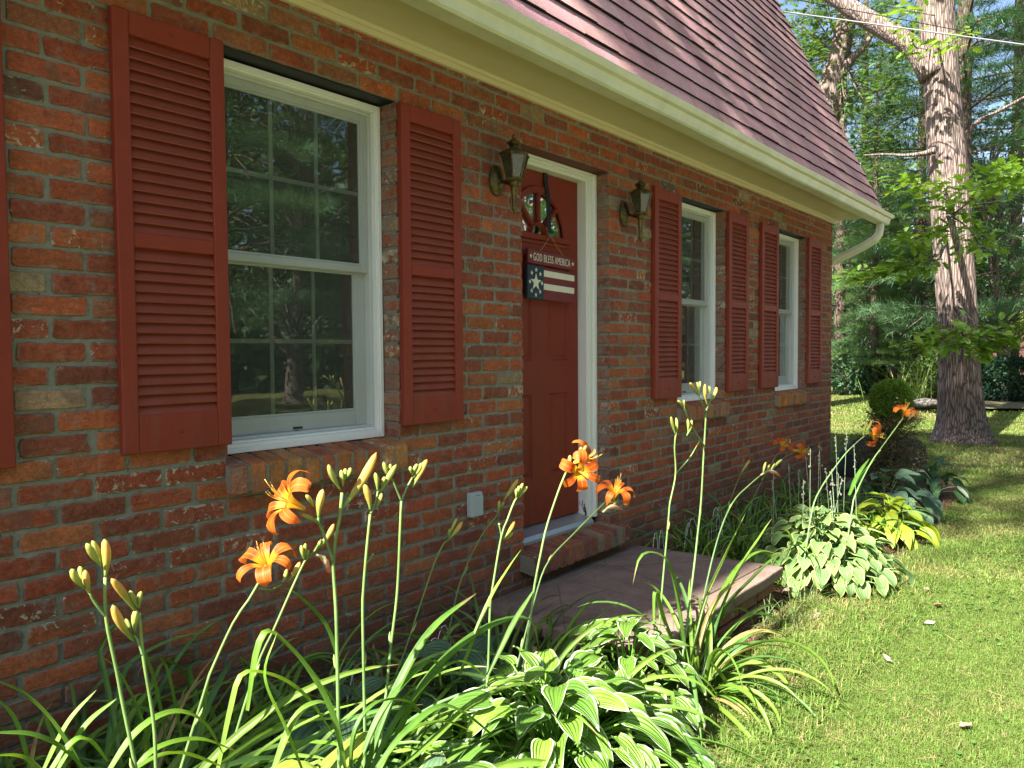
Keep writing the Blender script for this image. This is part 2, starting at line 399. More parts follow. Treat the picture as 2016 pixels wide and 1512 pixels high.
# openings: x0, x1, z0, z1
WINS = [(-.93, -.155, .93, HEAD), (1.385, 2.160, .93, HEAD), (4.625, 5.374, .92, HEAD), (6.378, 7.147, .915, HEAD)]
DOOR = (2.985, 3.785, .27, HEAD)
OPEN = WINS + [DOOR]
SILLX = [(a - .012, b + .018) for a, b, _, _ in WINS]
X0W, X1W, ZTOP = -3.6, 7.9, 2.66
def front_brick(mb, x0, x1, z0, z1, depth=.092):
    g = .0058
    x0 += g + NR.uniform(-.002, .003); x1 -= g + NR.uniform(-.002, .003); z0 += g * .9 + NR.uniform(-.0018, .002); z1 -= g * .9 + NR.uniform(-.0018, .002)
    if x1 - x0 < .012: return
    w, h = x1 - x0, z1 - z0
    r = min(NR.uniform(.003, .011), w * .3)
    nx = max(2, int(w / .028)); pts = []
    def arc(cx, cz, a0):
        for k in range(3):
            a = a0 + k * math.pi / 4; pts.append((cx + r * math.cos(a), cz + r * math.sin(a)))
    arc(x1 - r, z1 - r, 0)
    for k in range(1, nx): pts.append((x1 - r - (w - 2 * r) * k / nx, z1))
    arc(x0 + r, z1 - r, math.pi / 2)
    pts.append((x0, (z0 + z1) / 2))
    arc(x0 + r, z0 + r, math.pi)
    for k in range(1, nx): pts.append((x0 + r + (w - 2 * r) * k / nx, z0))
    arc(x1 - r, z0 + r, 1.5 * math.pi)
    pts.append((x1, (z0 + z1) / 2))
    P = np.array(pts); n = len(P); c = np.array([(x0 + x1) / 2, (z0 + z1) / 2])
    P = P + NR.normal(0, .0011, P.shape)
    if NR.random() < .22:                                   # a knocked-off corner
        k = NR.integers(n); d = np.abs((np.arange(n) - k + n // 2) % n - n // 2); P = P + (c - P) * (np.clip(1 - d / 2.5, 0, 1) * NR.uniform(.05, .16))[:, None]
    yo = NR.normal(0, .0012); tx, tz = NR.normal(0, .008), NR.normal(0, .02)
    def lay(Q, y): 
        return np.stack([Q[:, 0], y + yo + (Q[:, 0] - c[0]) * tx + (Q[:, 1] - c[1]) * tz, Q[:, 1]], 1)
    def ins(d):
        v = P - c; m = np.minimum(np.abs(v), np.array([w / 2, h / 2])); 
        return c + np.sign(v) * np.maximum(m - d, 0)
    L = [np.stack([P[:, 0], np.full(n, depth), P[:, 1]], 1), lay(P, .0045), lay(ins(.0022), .0008), lay(ins(.009), 0 + 0 * n)]
    L[3][:, 1] += NR.normal(0, .0006, n)
    V = np.concatenate(L + [np.array([[c[0], yo - .0003, c[1]]])])
    F = []
    i = np.arange(n); j = (i + 1) % n
    for k in range(3): F.append(np.stack([k * n + j, k * n + i, (k + 1) * n + i, (k + 1) * n + j], 1)[:, ::-1])
    F = np.concatenate(F)
    T = np.stack([3 * n + i, 3 * n + j, np.full(n, 4 * n)], 1)[:, ::-1]
    rnd = NR.random(); col = brick_col()
    uv = np.zeros((len(V), 2)); uv[:, 1] = rnd; uv[:2 * n, 0] = 1; uv[2 * n:3 * n, 0] = .7
    s = mb.n
    mb.add(V, F, 0, col, uv); mb.F.append((T + s, 0))
def wall_bricks():
    mb = MB(); mo = MB()
    for k in range(-2, 41):
        z0 = Z0 + k * CH; z1 = z0 + CH
        if z0 > ZTOP: break
        blk = []
        for (a, b, c, d), sx in zip(OPEN, SILLX + [(DOOR[0], DOOR[1])]):
            if z0 + CH * .5 > c and z0 + CH * .5 < d:
                blk.append((a, b))
        blk.sort(); seg = []; x = X0W
        for a, b in blk: seg.append((x, a)); x = b
        seg.append((x, X1W))
        for a, b in seg:
            ph = JX + (k % 2) * CL / 2
            n0 = math.ceil((a - ph) / CL - 1e-6); js = []
            n = n0
            while ph + n * CL < b - .045:
                xx = ph + n * CL
                if xx > a + .045: js.append(xx + NR.normal(0, .005))
                n += 1
            e = [a - (.0078 if a > X0W else 0)] + js + [b + (.0078 if b < X1W else 0)]
            for p, q in zip(e[:-1], e[1:]):
                if q - p > .16 and NR.random() < .035:
                    mid = (p + q) / 2 + NR.normal(0, .02); front_brick(mb, p, mid, z0, z1); front_brick(mb, mid, q, z0, z1)
                else: front_brick(mb, p, q, z0, z1)
    # mortar bed behind the brick faces, with the same openings
    xs = sorted({X0W, X1W, *[o[0] for o in OPEN], *[o[1] for o in OPEN]}); zs = sorted({-.1, ZTOP, *[o[2] for o in OPEN], *[o[3] for o in OPEN]})
    e = .004
    for i in range(len(xs) - 1):
        for j in range(len(zs) - 1):
            cx, cz = (xs[i] + xs[i + 1]) / 2, (zs[j] + zs[j + 1]) / 2
            if any(o[0] < cx < o[1] and o[2] < cz < o[3] for o in OPEN): continue
            def free(px, pz): return any(o[0] < px < o[1] and o[2] < pz < o[3] for o in OPEN)
            a = xs[i] + (e if free(xs[i] - .01, cz) else 0); b = xs[i + 1] - (e if free(xs[i + 1] + .01, cz) else 0)
            c = zs[j] + (e if free(cx, zs[j] - .005) else 0); d = zs[j + 1] - (e if free(cx, zs[j + 1] + .005) else 0)
            nx, nz = max(1, int((b - a) / .018)), max(1, int((d - c) / .018))
            X, Zg = np.meshgrid(np.linspace(a, b, nx + 1), np.linspace(c, d, nz + 1), indexing='ij')
            Y = .0055 + .0022 * hnoise(np.stack([X, Zg * 0, Zg], -1), 55, 3) + .0012 * hnoise(np.stack([X, Zg * 0, Zg], -1), 160, 4)
            edge = (X <= a + 1e-6) | (X >= b - 1e-6) | (Zg <= c + 1e-6) | (Zg >= d - 1e-6)
            V = np.stack([X, Y, Zg], -1).reshape(-1, 3)
            ii = np.arange(nx)[:, None] * (nz + 1) + np.arange(nz)[None]
            F = np.stack([ii, ii + nz + 1, ii + nz + 2, ii + 1], -1).reshape(-1, 4)
            mb.add(V, F, 1)
            for (p, q) in (((a, c), (a, d)), ((b, d), (b, c)), ((b, c), (a, c)), ((a, d), (b, d))):   # returns into the openings
                mb.add([(p[0], .009, p[1]), (q[0], .009, q[1]), (q[0], .105, q[1]), (p[0], .105, p[1])], [(0, 1, 2, 3)], 1)
    return mb.build("front_wall", [M_BRICK, M_MORTAR], HOUSE)
wall_bricks()
def rowlock(name, x0, x1, zt, h, yf, yb, n, parent, slope=.022, warm=1):
    """a course of bricks on edge: sill"""
    mb = MB(); p = (x1 - x0) / n
    for i in range(n):
        V, F = rbox(p - .011 + NR.uniform(-.002, .002), yb - yf, h + NR.uniform(-.003, .003), .006, 5)
        V = V + .0016 * np.stack([hnoise(V + i, 90, k) for k in range(3)], 1)
        V[:, 2] += (V[:, 1]) * slope / (yb - yf) * 1.2
        V += np.array([x0 + (i + .5) * p, (yf + yb) / 2 + NR.normal(0, .0025), zt - h / 2 - slope / 2 + NR.normal(0, .0015)])
        uv = np.zeros((len(V), 2)); uv[:, 1] = NR.random(); uv[:, 0] = .15
        mb.add(V, F, 0, brick_col(warm), uv)
    q = np.array([[x0 + .004, yf + .005, zt - h + .006], [x1 - .004, yb - .004, zt - .006]])
    V = [(x, y, z + (slope * ((y - (yf + yb) / 2) / (yb - yf)) * 1.2 - slope / 2)) for x in (q[0][0], q[1][0]) for y in (q[0][1], q[1][1]) for z in (q[0][2], q[1][2])]
    mb.add(V, BOXF, 1)
    return mb.build(name, [M_BRICK, M_MORTAR], parent)

# --- windows: frame, two sashes, grilles, panes, brick sill
def ring(mb, x0, x1, z0, z1, w, y0, y1, b=.002, mat=0, wb=None, wt=None):
    wb = wb or w; wt = wt or w
    bbox(mb, x0, x0 + w, y0, y1, z0, z1, b, mat); bbox(mb, x1 - w, x1, y0, y1, z0, z1, b, mat)
    bbox(mb, x0 + w, x1 - w, y0 + .0004, y1 - .0004, z0, z0 + wb, b, mat); bbox(mb, x0 + w, x1 - w, y0 + .0004, y1 - .0004, z1 - wt, z1, b, mat)
def make_window(i, op, yr):
    a, b, _, d = op; z0, z1 = 1.032, 2.397
    w = empty("window", parent=HOUSE)
    f = MB()
    ring(f, a + .004, b - .004, z0, z1, .019, yr, yr + .10, .002); ring(f, a + .023, b - .023, z0 + .019, z1 - .019, .009, yr + .006, yr + .10, .0015, 0, .014)
    bbox(f, a + .032, b - .032, yr + .016, yr + .10, z0 + .033, z0 + .042, .002)           # sloped inner sill ledge
    ring(f, a + .032, b - .032, z0 + .042, z1 - .028, .010, yr + .036, yr + .10, .001)
    f.build("frame", M_VINYL, w)
    n_ = MB(); n_.add([(a + .030, yr + .030, z0 + .030), (b - .030, yr + .030, z0 + .030), (b - .030, yr + .030, z1 - .026), (a + .030, yr + .030, z1 - .026)], [(0, 1, 2, 3)]); n_.build("insect_screen", M_SCREEN, w)
    ix0, ix1, iz0, iz1 = a + .042, b - .042, z0 + .052, z1 - .038; zm = (iz0 + iz1) / 2 + .01
    for nm, y, q0, q1, sw, wb, wt in (("upper_sash", yr + .044, zm - .018, iz1, .032, .030, .030), ("lower_sash", yr + .070, iz0, zm + .016, .052, .062, .034)):
        s = MB(); ring(s, ix0, ix1, q0, q1, sw, y, y + .022, .003, 0, wb, wt)
        ring(s, ix0 + sw, ix1 - sw, q0 + wb, q1 - wt, .008, y + .004, y + .018, .002)
        s.build(nm, M_SASH, w)
        g0, g1, h0, h1 = ix0 + sw + .008, ix1 - sw - .008, q0 + wb + .008, q1 - wt - .008
        g = MB()
        for k in (1, 2):
            x = g0 + (g1 - g0) * k / 3; bbox(g, x - .0085, x + .0085, y + .0125, y + .0175, h0, h1, .001)
        z = (h0 + h1) / 2; bbox(g, g0, g1, y + .0131, y + .0169, z - .0085, z + .0085, .001)
        g.build("grille", M_GRID, w)
        p = MB(); p.add([(g0 - .004, y + .010, h0 - .004), (g1 + .004, y + .010, h0 - .004), (g1 + .004, y + .010, h1 + .004), (g0 - .004, y + .010, h1 + .004)], [(0, 1, 2, 3)])
        p.build("pane", M_GLASS, w)
    l = MB(); bbox(l, ix0 + (ix1 - ix0) * .47, ix0 + (ix1 - ix0) * .53, yr + .060, yr + .069, iz0 + .008, iz0 + .015, .002); l.build("sash_lift", M_STEEL, w)
    rowlock("brick_sill", a - .012, b + .020, 1.030, .098, -.034, yr + .01, 11, w)
    li = MB(); bbox(li, a - .02, b + .02, .012, .1, HEAD - .0002, HEAD + .006, .001); li.build("lintel", M_STEEL, w)
for i, op in enumerate(WINS): make_window(i, op, .088 if i < 2 else .072)

# --- louvred shutters
def make_shutter():
    s = MB(); W_, H_, D_ = .354, 1.32, .030
    def rb(x0, x1, z0, z1, y=0): bbox(s, x0, x1, -D_ + y, -.002, z0, z1, .003)
    st = .048
    rb(0, st, 0, H_); rb(W_ - st, W_, 0, H_)
    for z0, z1 in ((0, .118), (.622, .668), (H_ - .070, H_)): rb(st, W_ - st, z0, z1, .0012)
    root = s.build("shutter", M_SHUT, HOUSE)
    l = MB()
    for z0, z1, n in ((.118, .622, 16), (.668, H_ - .070, 18)):
        p = (z1 - z0) / n
        for k in range(n):
            zc = z0 + (k + .5) * p; jt = RNG.uniform(-.0012, .0012)
            yb, yf = -.004, -.0255; t = .0045
            zt, zb = zc + p * .62 + jt, zc - p * .50 + jt
            V = [(x, y, z) for x in (st - .001, W_ - st + .001) for y, z in ((yb, zt), (yf, zb), (yf + .001, zb - t), (yb, zt - t * 2.2))]
            l.add(V, [(0, 1, 5, 4), (1, 2, 6, 5), (2, 3, 7, 6), (3, 0, 4, 7), (3, 2, 1, 0), (4, 5, 6, 7)])
        l.add([(st, -.003, z0), (W_ - st, -.003, z0), (W_ - st, -.003, z1), (st, -.003, z1)], [(0, 1, 2, 3)])
    l.build("louvers", M_LOUV, root)
    for z in (.060, H_ - .034):
        q = MB(); prof = [(.0, .0045), (.004, .0042), (.0062, .002), (.0065, 0)]
        th = np.arange(10) * 2 * math.pi / 10
        V = np.array([(W_ / 2 + r * math.cos(a), -D_ - h + .001, z + r * math.sin(a)) for r, h in prof for a in th])
        F = [(m * 10 + k, m * 10 + (k + 1) % 10, (m + 1) * 10 + (k + 1) % 10, (m + 1) * 10 + k) for m in range(3) for k in range(10)]
        q.add(V, F); q.build("screw", M_SHUT, root)
    return root
sh = make_shutter(); first = True
for x, w in ((-1.275, .354), (.394, .356), (1.033, .354), (2.165, .354), (4.272, .357), (5.381, .362), (6.013, .366), (7.133, .366)):
    o = sh if first else copy_tree(sh, HOUSE); first = False
    o.location = (x, 0, 1.08 + RNG.uniform(-.001, .001)); o.scale = (w / .354, 1, 1)

# --- front door with its frame
def make_door():
    d = empty("front_door", parent=HOUSE)
    x0, x1, z0, z1, yd = 2.935, 3.683, .455, 2.345, .150
    cx, fz, R = 3.316, 2.005, .240
    s = MB()
    # slab front: ring around the half-round light, panels pressed in
    N = 24; arc = [(cx + R * math.cos(math.pi * k / N), fz + R * math.sin(math.pi * k / N)) for k in range(N + 1)]
    outr = []
    for k in range(N + 1):
        a = math.pi * k / N; c, sn = math.cos(a), math.sin(a)
        t = min(((x1 - cx) / c if c > 1e-6 else 9), ((x0 - cx) / c if c < -1e-6 else 9), ((z1 - fz) / sn if sn > 1e-6 else 9)); outr.append((cx + t * c, fz + t * sn))
    V = [(x, yd, z) for x, z in arc] + [(x, yd, z) for x, z in outr]
    s.add(V, [(k, N + 1 + k, N + 2 + k, k + 1)[::-1] for k in range(N)])
    corners = [(x1, z1), (x0, z1)]
    for X_, Z_ in corners:                                        # fill the two top corners of the slab
        k = min(range(N), key=lambda k: abs((outr[k][0] + outr[k + 1][0]) / 2 - X_) + abs((outr[k][1] + outr[k + 1][1]) / 2 - Z_))
        s.add([(outr[k][0], yd, outr[k][1]), (X_, yd, Z_), (outr[k + 1][0], yd, outr[k + 1][1])], [(2, 1, 0)])
    ub = 1.335
    pan = [(3.035, 3.247, ub, 1.885), (3.402, 3.590, ub, 1.885), (3.035, 3.247, .70, 1.155), (3.402, 3.590, .70, 1.155)]
    xs = sorted({x0, x1, *[p[0] for p in pan], *[p[1] for p in pan]}); zs = sorted({z0, fz, *[p[2] for p in pan], *[p[3] for p in pan]})
    for i in range(len(xs) - 1):
        for j in range(len(zs) - 1):
            if any(p[0] <= xs[i] < p[1] and p[2] <= zs[j] < p[3] for p in pan): continue
            s.add([(xs[i], yd, zs[j]), (xs[i + 1], yd, zs[j]), (xs[i + 1], yd, zs[j + 1]), (xs[i], yd, zs[j + 1])], [(0, 1, 2, 3)])
    for p in pan:
        lv = [(0, 0), (.008, .007), (.020, .008), (.036, .001)]
        V = []
        for e, y in lv: V += [(p[0] + e, yd + y, p[2] + e), (p[1] - e, yd + y, p[2] + e), (p[1] - e, yd + y, p[3] - e), (p[0] + e, yd + y, p[3] - e)]
        F = [(4 * k + m, 4 * k + (m + 1) % 4, 4 * k + 4 + (m + 1) % 4, 4 * k + 4 + m) for k in range(3) for m in range(4)] + [(12, 13, 14, 15)]
        s.add(V, F)
    s.add([(x0, yd, z0), (x1, yd, z0), (x1, yd + .04, z0), (x0, yd + .04, z0)], [(0, 1, 2, 3)])
    s.build("slab", M_DOOR, d)
    g = MB(); g.add([(x, yd + .012, z) for x, z in arc], [tuple(range(N, -1, -1))]); g.build("fanlight", M_GLASS, d)
    m = MB()
    # moulded rim, hub and spokes of the fanlight
    def halfring(r0, r1, ya, yb):
        ks = [math.pi * k / 32 for k in range(33)]
        for (ra, yA), (rb_, yB) in (((r0, ya + .008), (r0 + .006, ya)), ((r0 + .006, ya), (r1 - .008, ya)), ((r1 - .008, ya), (r1, yb)), ((r0, yb), (r0, ya + .008))):
            V = [(cx + ra * math.cos(a), yA, fz + ra * math.sin(a)) for a in ks] + [(cx + rb_ * math.cos(a), yB, fz + rb_ * math.sin(a)) for a in ks]
            m.add(V, [(k, k + 1, 34 + k, 33 + k) for k in range(32)])
    halfring(R - .012, R + .030, yd - .014, yd + .006); halfring(.062, .082, yd - .010, yd + .012)
    bbox(m, cx - R - .040, cx + R + .040, yd - .016, yd + .008, fz - .022, fz + .010, .005)
    bbox(m, cx - R - .048, cx + R + .048, yd - .008, yd + .008, fz - .046, fz - .024, .004)
    for a in (math.radians(45), math.pi / 2, math.radians(135)):
        c, sn = math.cos(a), math.sin(a); Mx = np.array([[sn, 0, c], [0, 1, 0], [-c, 0, sn]])
        L = R - .006 - .078; rc = .078 + L / 2
        bbox(m, cx + rc * c - .010, cx + rc * c + .010, yd - .010, yd + .011, fz + rc * sn - L / 2, fz + rc * sn + L / 2, .004, 0, (1, 1, 1), Mx)
    m.build("fanlight_trim", M_DOOR, d)
    f = MB()
    # jamb, stop and brick moulding on the right and over the head; the left jamb stands behind the brick
    bbox(f, 3.690, 3.712, .094, .215, .42, 2.375, .002); bbox(f, 3.712, 3.742, .088, .16, .42, 2.375, .002); bbox(f, 3.742, 3.7825, .080, .16, .42, 2.400, .004); bbox(f, 3.750, 3.766, .075, .09, .42, 2.398, .003)
    bbox(f, 2.99, 3.690, .094, .215, 2.350, 2.370, .002); bbox(f, 2.99, 3.7415, .0885, .16, 2.3705, 2.385, .002); bbox(f, 2.99, 3.7415, .0805, .16, 2.3855, 2.4005, .003)
    bbox(f, 2.905, 2.930, .125, .215, .42, 2.37, .002)
    f.build("casing", M_CASE, d)
    t = MB(); t.add([(2.99, .055, .405), (3.70, .055, .405), (3.70, .07, .425), (2.99, .07, .425), (3.70, .165, .448), (2.99, .165, .448), (2.99, .055, .38), (3.70, .055, .38)], [(0, 1, 2, 3), (3, 2, 4, 5), (6, 7, 1, 0)])
    t.build("threshold", M_ALU, d)
    li = MB(); bbox(li, 2.96, 3.81, .010, .1, HEAD - .0002, HEAD + .006, .001); li.build("lintel", m_plain("painted_lintel", (.13, .03, .02), .6), d)
    rowlock("brick_sill", 2.945, 3.870, .392, .098, -.095, .075, 13, d, .016, 0)
make_door()
# dark inside of the house, so that the panes have something behind them
r = MB()
V = [(x, y, z) for x in (-3.45, 7.75) for y in (.216, 4.0) for z in (.3, 2.62)]
r.add(V, [f[::-1] for f in BOXF if f != (0, 4, 5, 1)]); 
xs = sorted({-3.45, 7.75, *[o[0] - .02 for o in OPEN], *[o[1] + .02 for o in OPEN]})
for a, b in zip(xs[:-1], xs[1:]):
    if any(o[0] - .03 < (a + b) / 2 < o[1] + .03 for o in OPEN):
        for z0, z1 in ((.3, .95), (2.38, 2.62)):
            box(r, a, b, .200, .2155, z0, z1)
    else: box(r, a, b, .106, .2155, .0, 2.62)
r.build("interior_wall", M_DARK, HOUSE)

# --- eaves: frieze, soffit, fascia, gutter, downspout
e = MB(); bbox(e, X0W, 7.93, -.020, .010, 2.622, 2.668, .003); bbox(e, X0W, 7.935, -.032, -.018, 2.644, 2.664, .004); e.build("frieze_board", M_CREAM, HOUSE)
e = MB(); box(e, X0W, 8.0, -.325, .30, 2.662, 2.675); box(e, X0W, 7.985, -.323, -.303, 2.655, 2.662)
e.build("soffit", M_CREAM, HOUSE)
e = MB(); bbox(e, X0W, 8.06, -.345, -.3255, 2.618, 2.80, .003); e.build("fascia", M_CREAM, HOUSE)
def gutter():
    m = MB()
    pr = [(-.348, 2.715), (-.348, 2.606), (-.425, 2.604), (-.436, 2.612), (-.440, 2.634), (-.452, 2.655), (-.470, 2.664), (-.480, 2.680), (-.484, 2.694), (-.476, 2.697), (-.472, 2.690)]
    inn = [(y + .0025 if i > 2 else (y - .0025 if i < 2 else y), z + .0025 if i in (1, 2) else z) for i, (y, z) in enumerate(pr)]
    xs = np.linspace(X0W, 8.22, 40); n = len(pr)
    V = []; 
    for x in xs:
        w = .0015 * math.sin(x * 2.1) + .001 * math.sin(x * 5.3)
        V += [(x, y, z + w) for y, z in pr]
    F = [(i * n + k, i * n + k + 1, (i + 1) * n + k + 1, (i + 1) * n + k)[::-1] for i in range(len(xs) - 1) for k in range(n - 1)]
    m.add(V, F)
    for x in (X0W, 8.2205): m.add([(x, y, z) for y, z in pr[:9]], [tuple(range(9))])
    m.add([(X0W, -.350, 2.66), (8.22, -.350, 2.66), (8.22, -.46, 2.66), (X0W, -.46, 2.66)], [(0, 1, 2, 3)])   # dirt and needles lying in it
    for x in (1.9, 4.95):
        V = [(x + d, y - .0022 if k > 1 else y, z - (.0022 if 1 <= k <= 3 else 0)) for d in (0, .07) for k, (y, z) in enumerate(pr)]
        m.add(V, [(k, k + 1, n + k + 1, n + k)[::-1] for k in range(1, n - 1)])
    o = m.build("gutter", M_GUT, HOUSE)
    d = MB()
    P = spline([(8.06, -.392, 2.615), (8.06, -.392, 2.54), (8.045, -.365, 2.47), (8.02, -.27, 2.40), (7.975, -.09, 2.31), (7.955, .0, 2.265), (7.952, .055, 2.20), (7.952, .062, 2.0), (7.952, .062, .16), (7.952, .05, .09)], 50)
    n = 28; th = np.arange(n) * 2 * math.pi / n
    pp, T, A, B = frames(P)
    sq = lambda c: np.sign(c) * np.abs(c) ** .45
    rb = 1 + .05 * np.sign(np.sin(th * 10))
    Vv = []
    for i in range(len(P)):
        a = np.array([0, 1, 0.]) ; a = a - T[i] * (a @ T[i]); 
        if np.linalg.norm(a) < .3: a = np.array([0, 0, 1.]) - T[i] * T[i][2]
        a /= np.linalg.norm(a); b = np.cross(T[i], a)
        for t_, r_ in zip(th, rb): Vv.append(P[i] + a * sq(math.cos(t_)) * .030 * r_ + b * sq(math.sin(t_)) * .040 * r_)
    F = [(i * n + k, i * n + (k + 1) % n, (i + 1) * n + (k + 1) % n, (i + 1) * n + k) for i in range(len(P) - 1) for k in range(n)]
    d.add(Vv, F); d.build("downspout", M_GUT, HOUSE)
gutter()
# --- mansard slope: courses of shingles laid one by one
def roof():
    m = MB(); yb, zb = -.402, 2.712; ta = .455; L = math.hypot(1, ta); u = np.array([0, ta / L, 1 / L]); nrm = np.array([0, -1 / L, ta / L])
    ex = .1375; X1 = 8.125
    P0 = np.array([0, yb, zb])
    for k in range(0, 21):
        x = X0W + RNG.uniform(-.2, 0)
        while x < X1:
            w = RNG.choice((.11, .15, .18, .21, .26, .30)); x2 = min(x + w, X1)
            if X1 - x2 < .05: x2 = X1
            x1 = max(x, X0W)
            if x2 - x1 > .01:
                s0 = k * ex + RNG.uniform(-.003, .003); lift = .015 + RNG.choice((0, 0, 0, .004)); s1 = (k + 1) * ex + .03
                th = .005
                B = [P0 + u * s0 + nrm * lift, P0 + u * s1 + nrm * .001]
                V = []
                for X_ in (x1 + .0004, x2 - .0004):
                    for b, off in ((B[0], 0), (B[1], 0), (B[0], -lift - .002)):
                        q = b + nrm * off; V.append((X_, q[1], q[2]))
                g = RNG.uniform(.88, 1.12); c = np.array((.47, .275, .265)) * g * (1 + NR.normal(0, .03, 3))
                m.add(V, [(0, 3, 4, 1)], 0, c); m.add(V, [(2, 0, 1), (3, 5, 4)], 0, c * .8); m.add(V, [(2, 5, 3, 0)], 0, (.022, .017, .016))      # black cut edge; its colour also paints the shaded gap under tabs
            x = x2
    # deck under the shingles, and the top of the slope
    e1 = P0 + u * 2.95
    m.add([(X0W, yb, zb), (X1, yb, zb), (X1, e1[1], e1[2]), (X0W, e1[1], e1[2])], [(0, 1, 2, 3)], 0, (.06, .04, .04))
    m.add([(X0W, e1[1] - .04, e1[2]), (X1, e1[1] - .04, e1[2]), (X1, 3.6, 6.3), (X0W, 3.6, 6.3)], [(0, 1, 2, 3)], 0, (.32, .19, .18))
    m.add([(X0W, 3.6, 6.3), (X1, 3.6, 6.3), (X1, 7.2 - e1[1], e1[2]), (X0W, 7.2 - e1[1], e1[2])], [(0, 1, 2, 3)], 0, (.32, .19, .18))
    m.add([(X0W, 7.2 - e1[1], e1[2]), (X1, 7.2 - e1[1], e1[2]), (X1, 7.6, 2.7), (X0W, 7.6, 2.7)], [(0, 1, 2, 3)], 0, (.32, .19, .18))
    m.build("roof", M_SHIN, HOUSE)
    t = NT("gable_brick"); bt = t.n('TexBrick'); t.l(t.mapping(t.coord(), rot=(math.pi / 2, 0, math.pi / 2)), bt.inputs[0]); bt.inputs['Scale'].default_value = 1
    bt.inputs['Color1'].default_value = (.26, .075, .035, 1); bt.inputs['Color2'].default_value = (.15, .05, .03, 1); bt.inputs['Mortar'].default_value = (.22, .22, .18, 1)
    bt.inputs['Brick Width'].default_value = .2; bt.inputs['Row Height'].default_value = .0655; bt.inputs['Mortar Size'].default_value = .006
    t.fin(bt.outputs[0], .9)
    for X_, w in ((7.90, 1), (X0W, -1)):
        g = MB()
        out = [(.1, 0), (7.1, 0), (7.1, 2.7), (7.2 - e1[1], e1[2] - .05), (3.6, 6.25), (e1[1], e1[2] - .05), (-.36, 2.70), (.1, 2.66)]
        g.add([(X_, y, z) for y, z in out], [tuple(range(8)) if w > 0 else tuple(range(7, -1, -1))])
        g.build("gable_wall", t.m, HOUSE)
    rk = MB(); d = np.array([0, u[1], u[2]])
    for s in (0,):
        q0 = P0 - nrm * .012 + np.array([0, .01, 0]); q1 = q0 + u * 2.95
        V = [(x, q[1] - nrm[1] * o, q[2] - nrm[2] * o) for x in (8.085, 8.112) for q in (q0, q1) for o in (0.0, .075)]
        rk.add(V, BOXF)
    rk.build("rake_board", M_CREAM, HOUSE)
    rs = MB(); rs.add([(7.9, -.30, 2.68), (8.086, -.30, 2.68), (8.086, e1[1] + .05, e1[2] - .1), (7.9, e1[1] + .05, e1[2] - .1)], [(0, 1, 2, 3)]); rs.build("rake_soffit", M_CREAM, HOUSE)
roof()

# ---------------------------------------------------------------- things on the wall and the door
def make_lantern(x, label):
    L = empty("wall_lantern", (x, 0, 2.19)); tag(L, label, "wall lamp", "brass lanterns flanking the front door")
    b = MB(); th = np.linspace(0, 2 * math.pi, 25)[:-1]
    rings = [(1.0, -.002), (1.0, -.012), (.93, -.018), (.80, -.019), (.74, -.026), (.50, -.032), (0.28, -.040), (.05, -.042)]
    V = [(.047 * k * math.cos(a), y, -.004 + .072 * k * math.sin(a)) for k, y in rings for a in th]
    b.add(V, [(i * 24 + k, i * 24 + (k + 1) % 24, (i + 1) * 24 + (k + 1) % 24, (i + 1) * 24 + k)[::-1] for i in range(7) for k in range(24)]); b.build("back_plate", M_BRASS, L, True)
    c = np.array([0, -.115, 0])
    a = MB(); tube(a, spline([(0, -.03, -.005), (0, -.065, -.02), (0, -.095, -.028), (0, -.115, -.025)], 10), [.011, .010, .009, .0085, .0085, .0085, .009, .0095, .010, .010], 10); a.build("arm", M_BRASS, L, True)
    f = MB()
    lathe(f, [(.0, -.176), (.004, -.172), (.007, -.158), (.013, -.150), (.015, -.143), (.010, -.134), (.0095, -.128), (.012, -.10), (.0155, -.06), (.017, -.046), (.021, -.044), (.024, -.036), (.022, -.028), (.030, -.022), (.042, -.018), (.043, -.012), (0, -.012)], c, 20)
    f.build("stem", M_BRASS, L, True)
    k = MB(); zb, zt, rb, rt = -.012, .092, .039, .070
    for i in range(6):
        a0 = math.pi / 6 + i * math.pi / 3
        p0 = c + (rb * math.cos(a0), rb * math.sin(a0), zb); p1 = c + (rt * math.cos(a0), rt * math.sin(a0), zt)
        tube(k, [p0, (p0 + p1) / 2, p1], .0036, 6)
        lathe(k, [(0, -.007), (.004, -.004), (.004, .003), (0, .006)], p1 + np.array([.003 * math.cos(a0), .003 * math.sin(a0), .002]), 6)
        lathe(k, [(0, -.006), (.0035, -.002), (0, .003)], p0 - np.array([0, 0, .004]), 6)
    for zz, rr, h in ((zb, rb, .006), (zt - .002, rt, .007)): lathe(k, [(rr - .007, zz), (rr + .002, zz), (rr + .003, zz + h), (rr - .007, zz + h), (rr - .007, zz)], c, 6, rot=math.pi / 6)
    k.build("cage", M_BRASS, L)
    g = MB(); lathe(g, [(rb - .003, zb + .002), (rt - .003, zt)], c, 6, rot=math.pi / 6); g.build("glass", M_LGLASS, L)
    r_ = MB(); lathe(r_, [(.075, .096), (.074, .101), (.050, .118), (.030, .127), (.022, .131), (.020, .138), (.032, .146), (.036, .151), (.030, .158), (.014, .168), (.009, .174), (.0085, .18), (.010, .184), (.006, .192), (0, .196)], c, 6, rot=math.pi / 6); lathe(r_, [(.075, .096), (0, .094)], c, 6, rot=math.pi / 6); r_.build("roof_cap", M_BRASS, L)
    s = MB(); lathe(s, [(.008, -.01), (.008, .03), (.006, .035)], c, 10); lathe(s, [(0.003, .035), (.013, .05), (.014, .062), (.008, .078), (0, .085)], c, 10); s.build("bulb", m_plain("frosted_bulb", (.30, .30, .25), .35), L, True)
    return L
make_lantern(2.782, "aged brass coach lantern on the brick at the left of the front door")
make_lantern(3.940, "aged brass coach lantern between the front door and the next shutter")

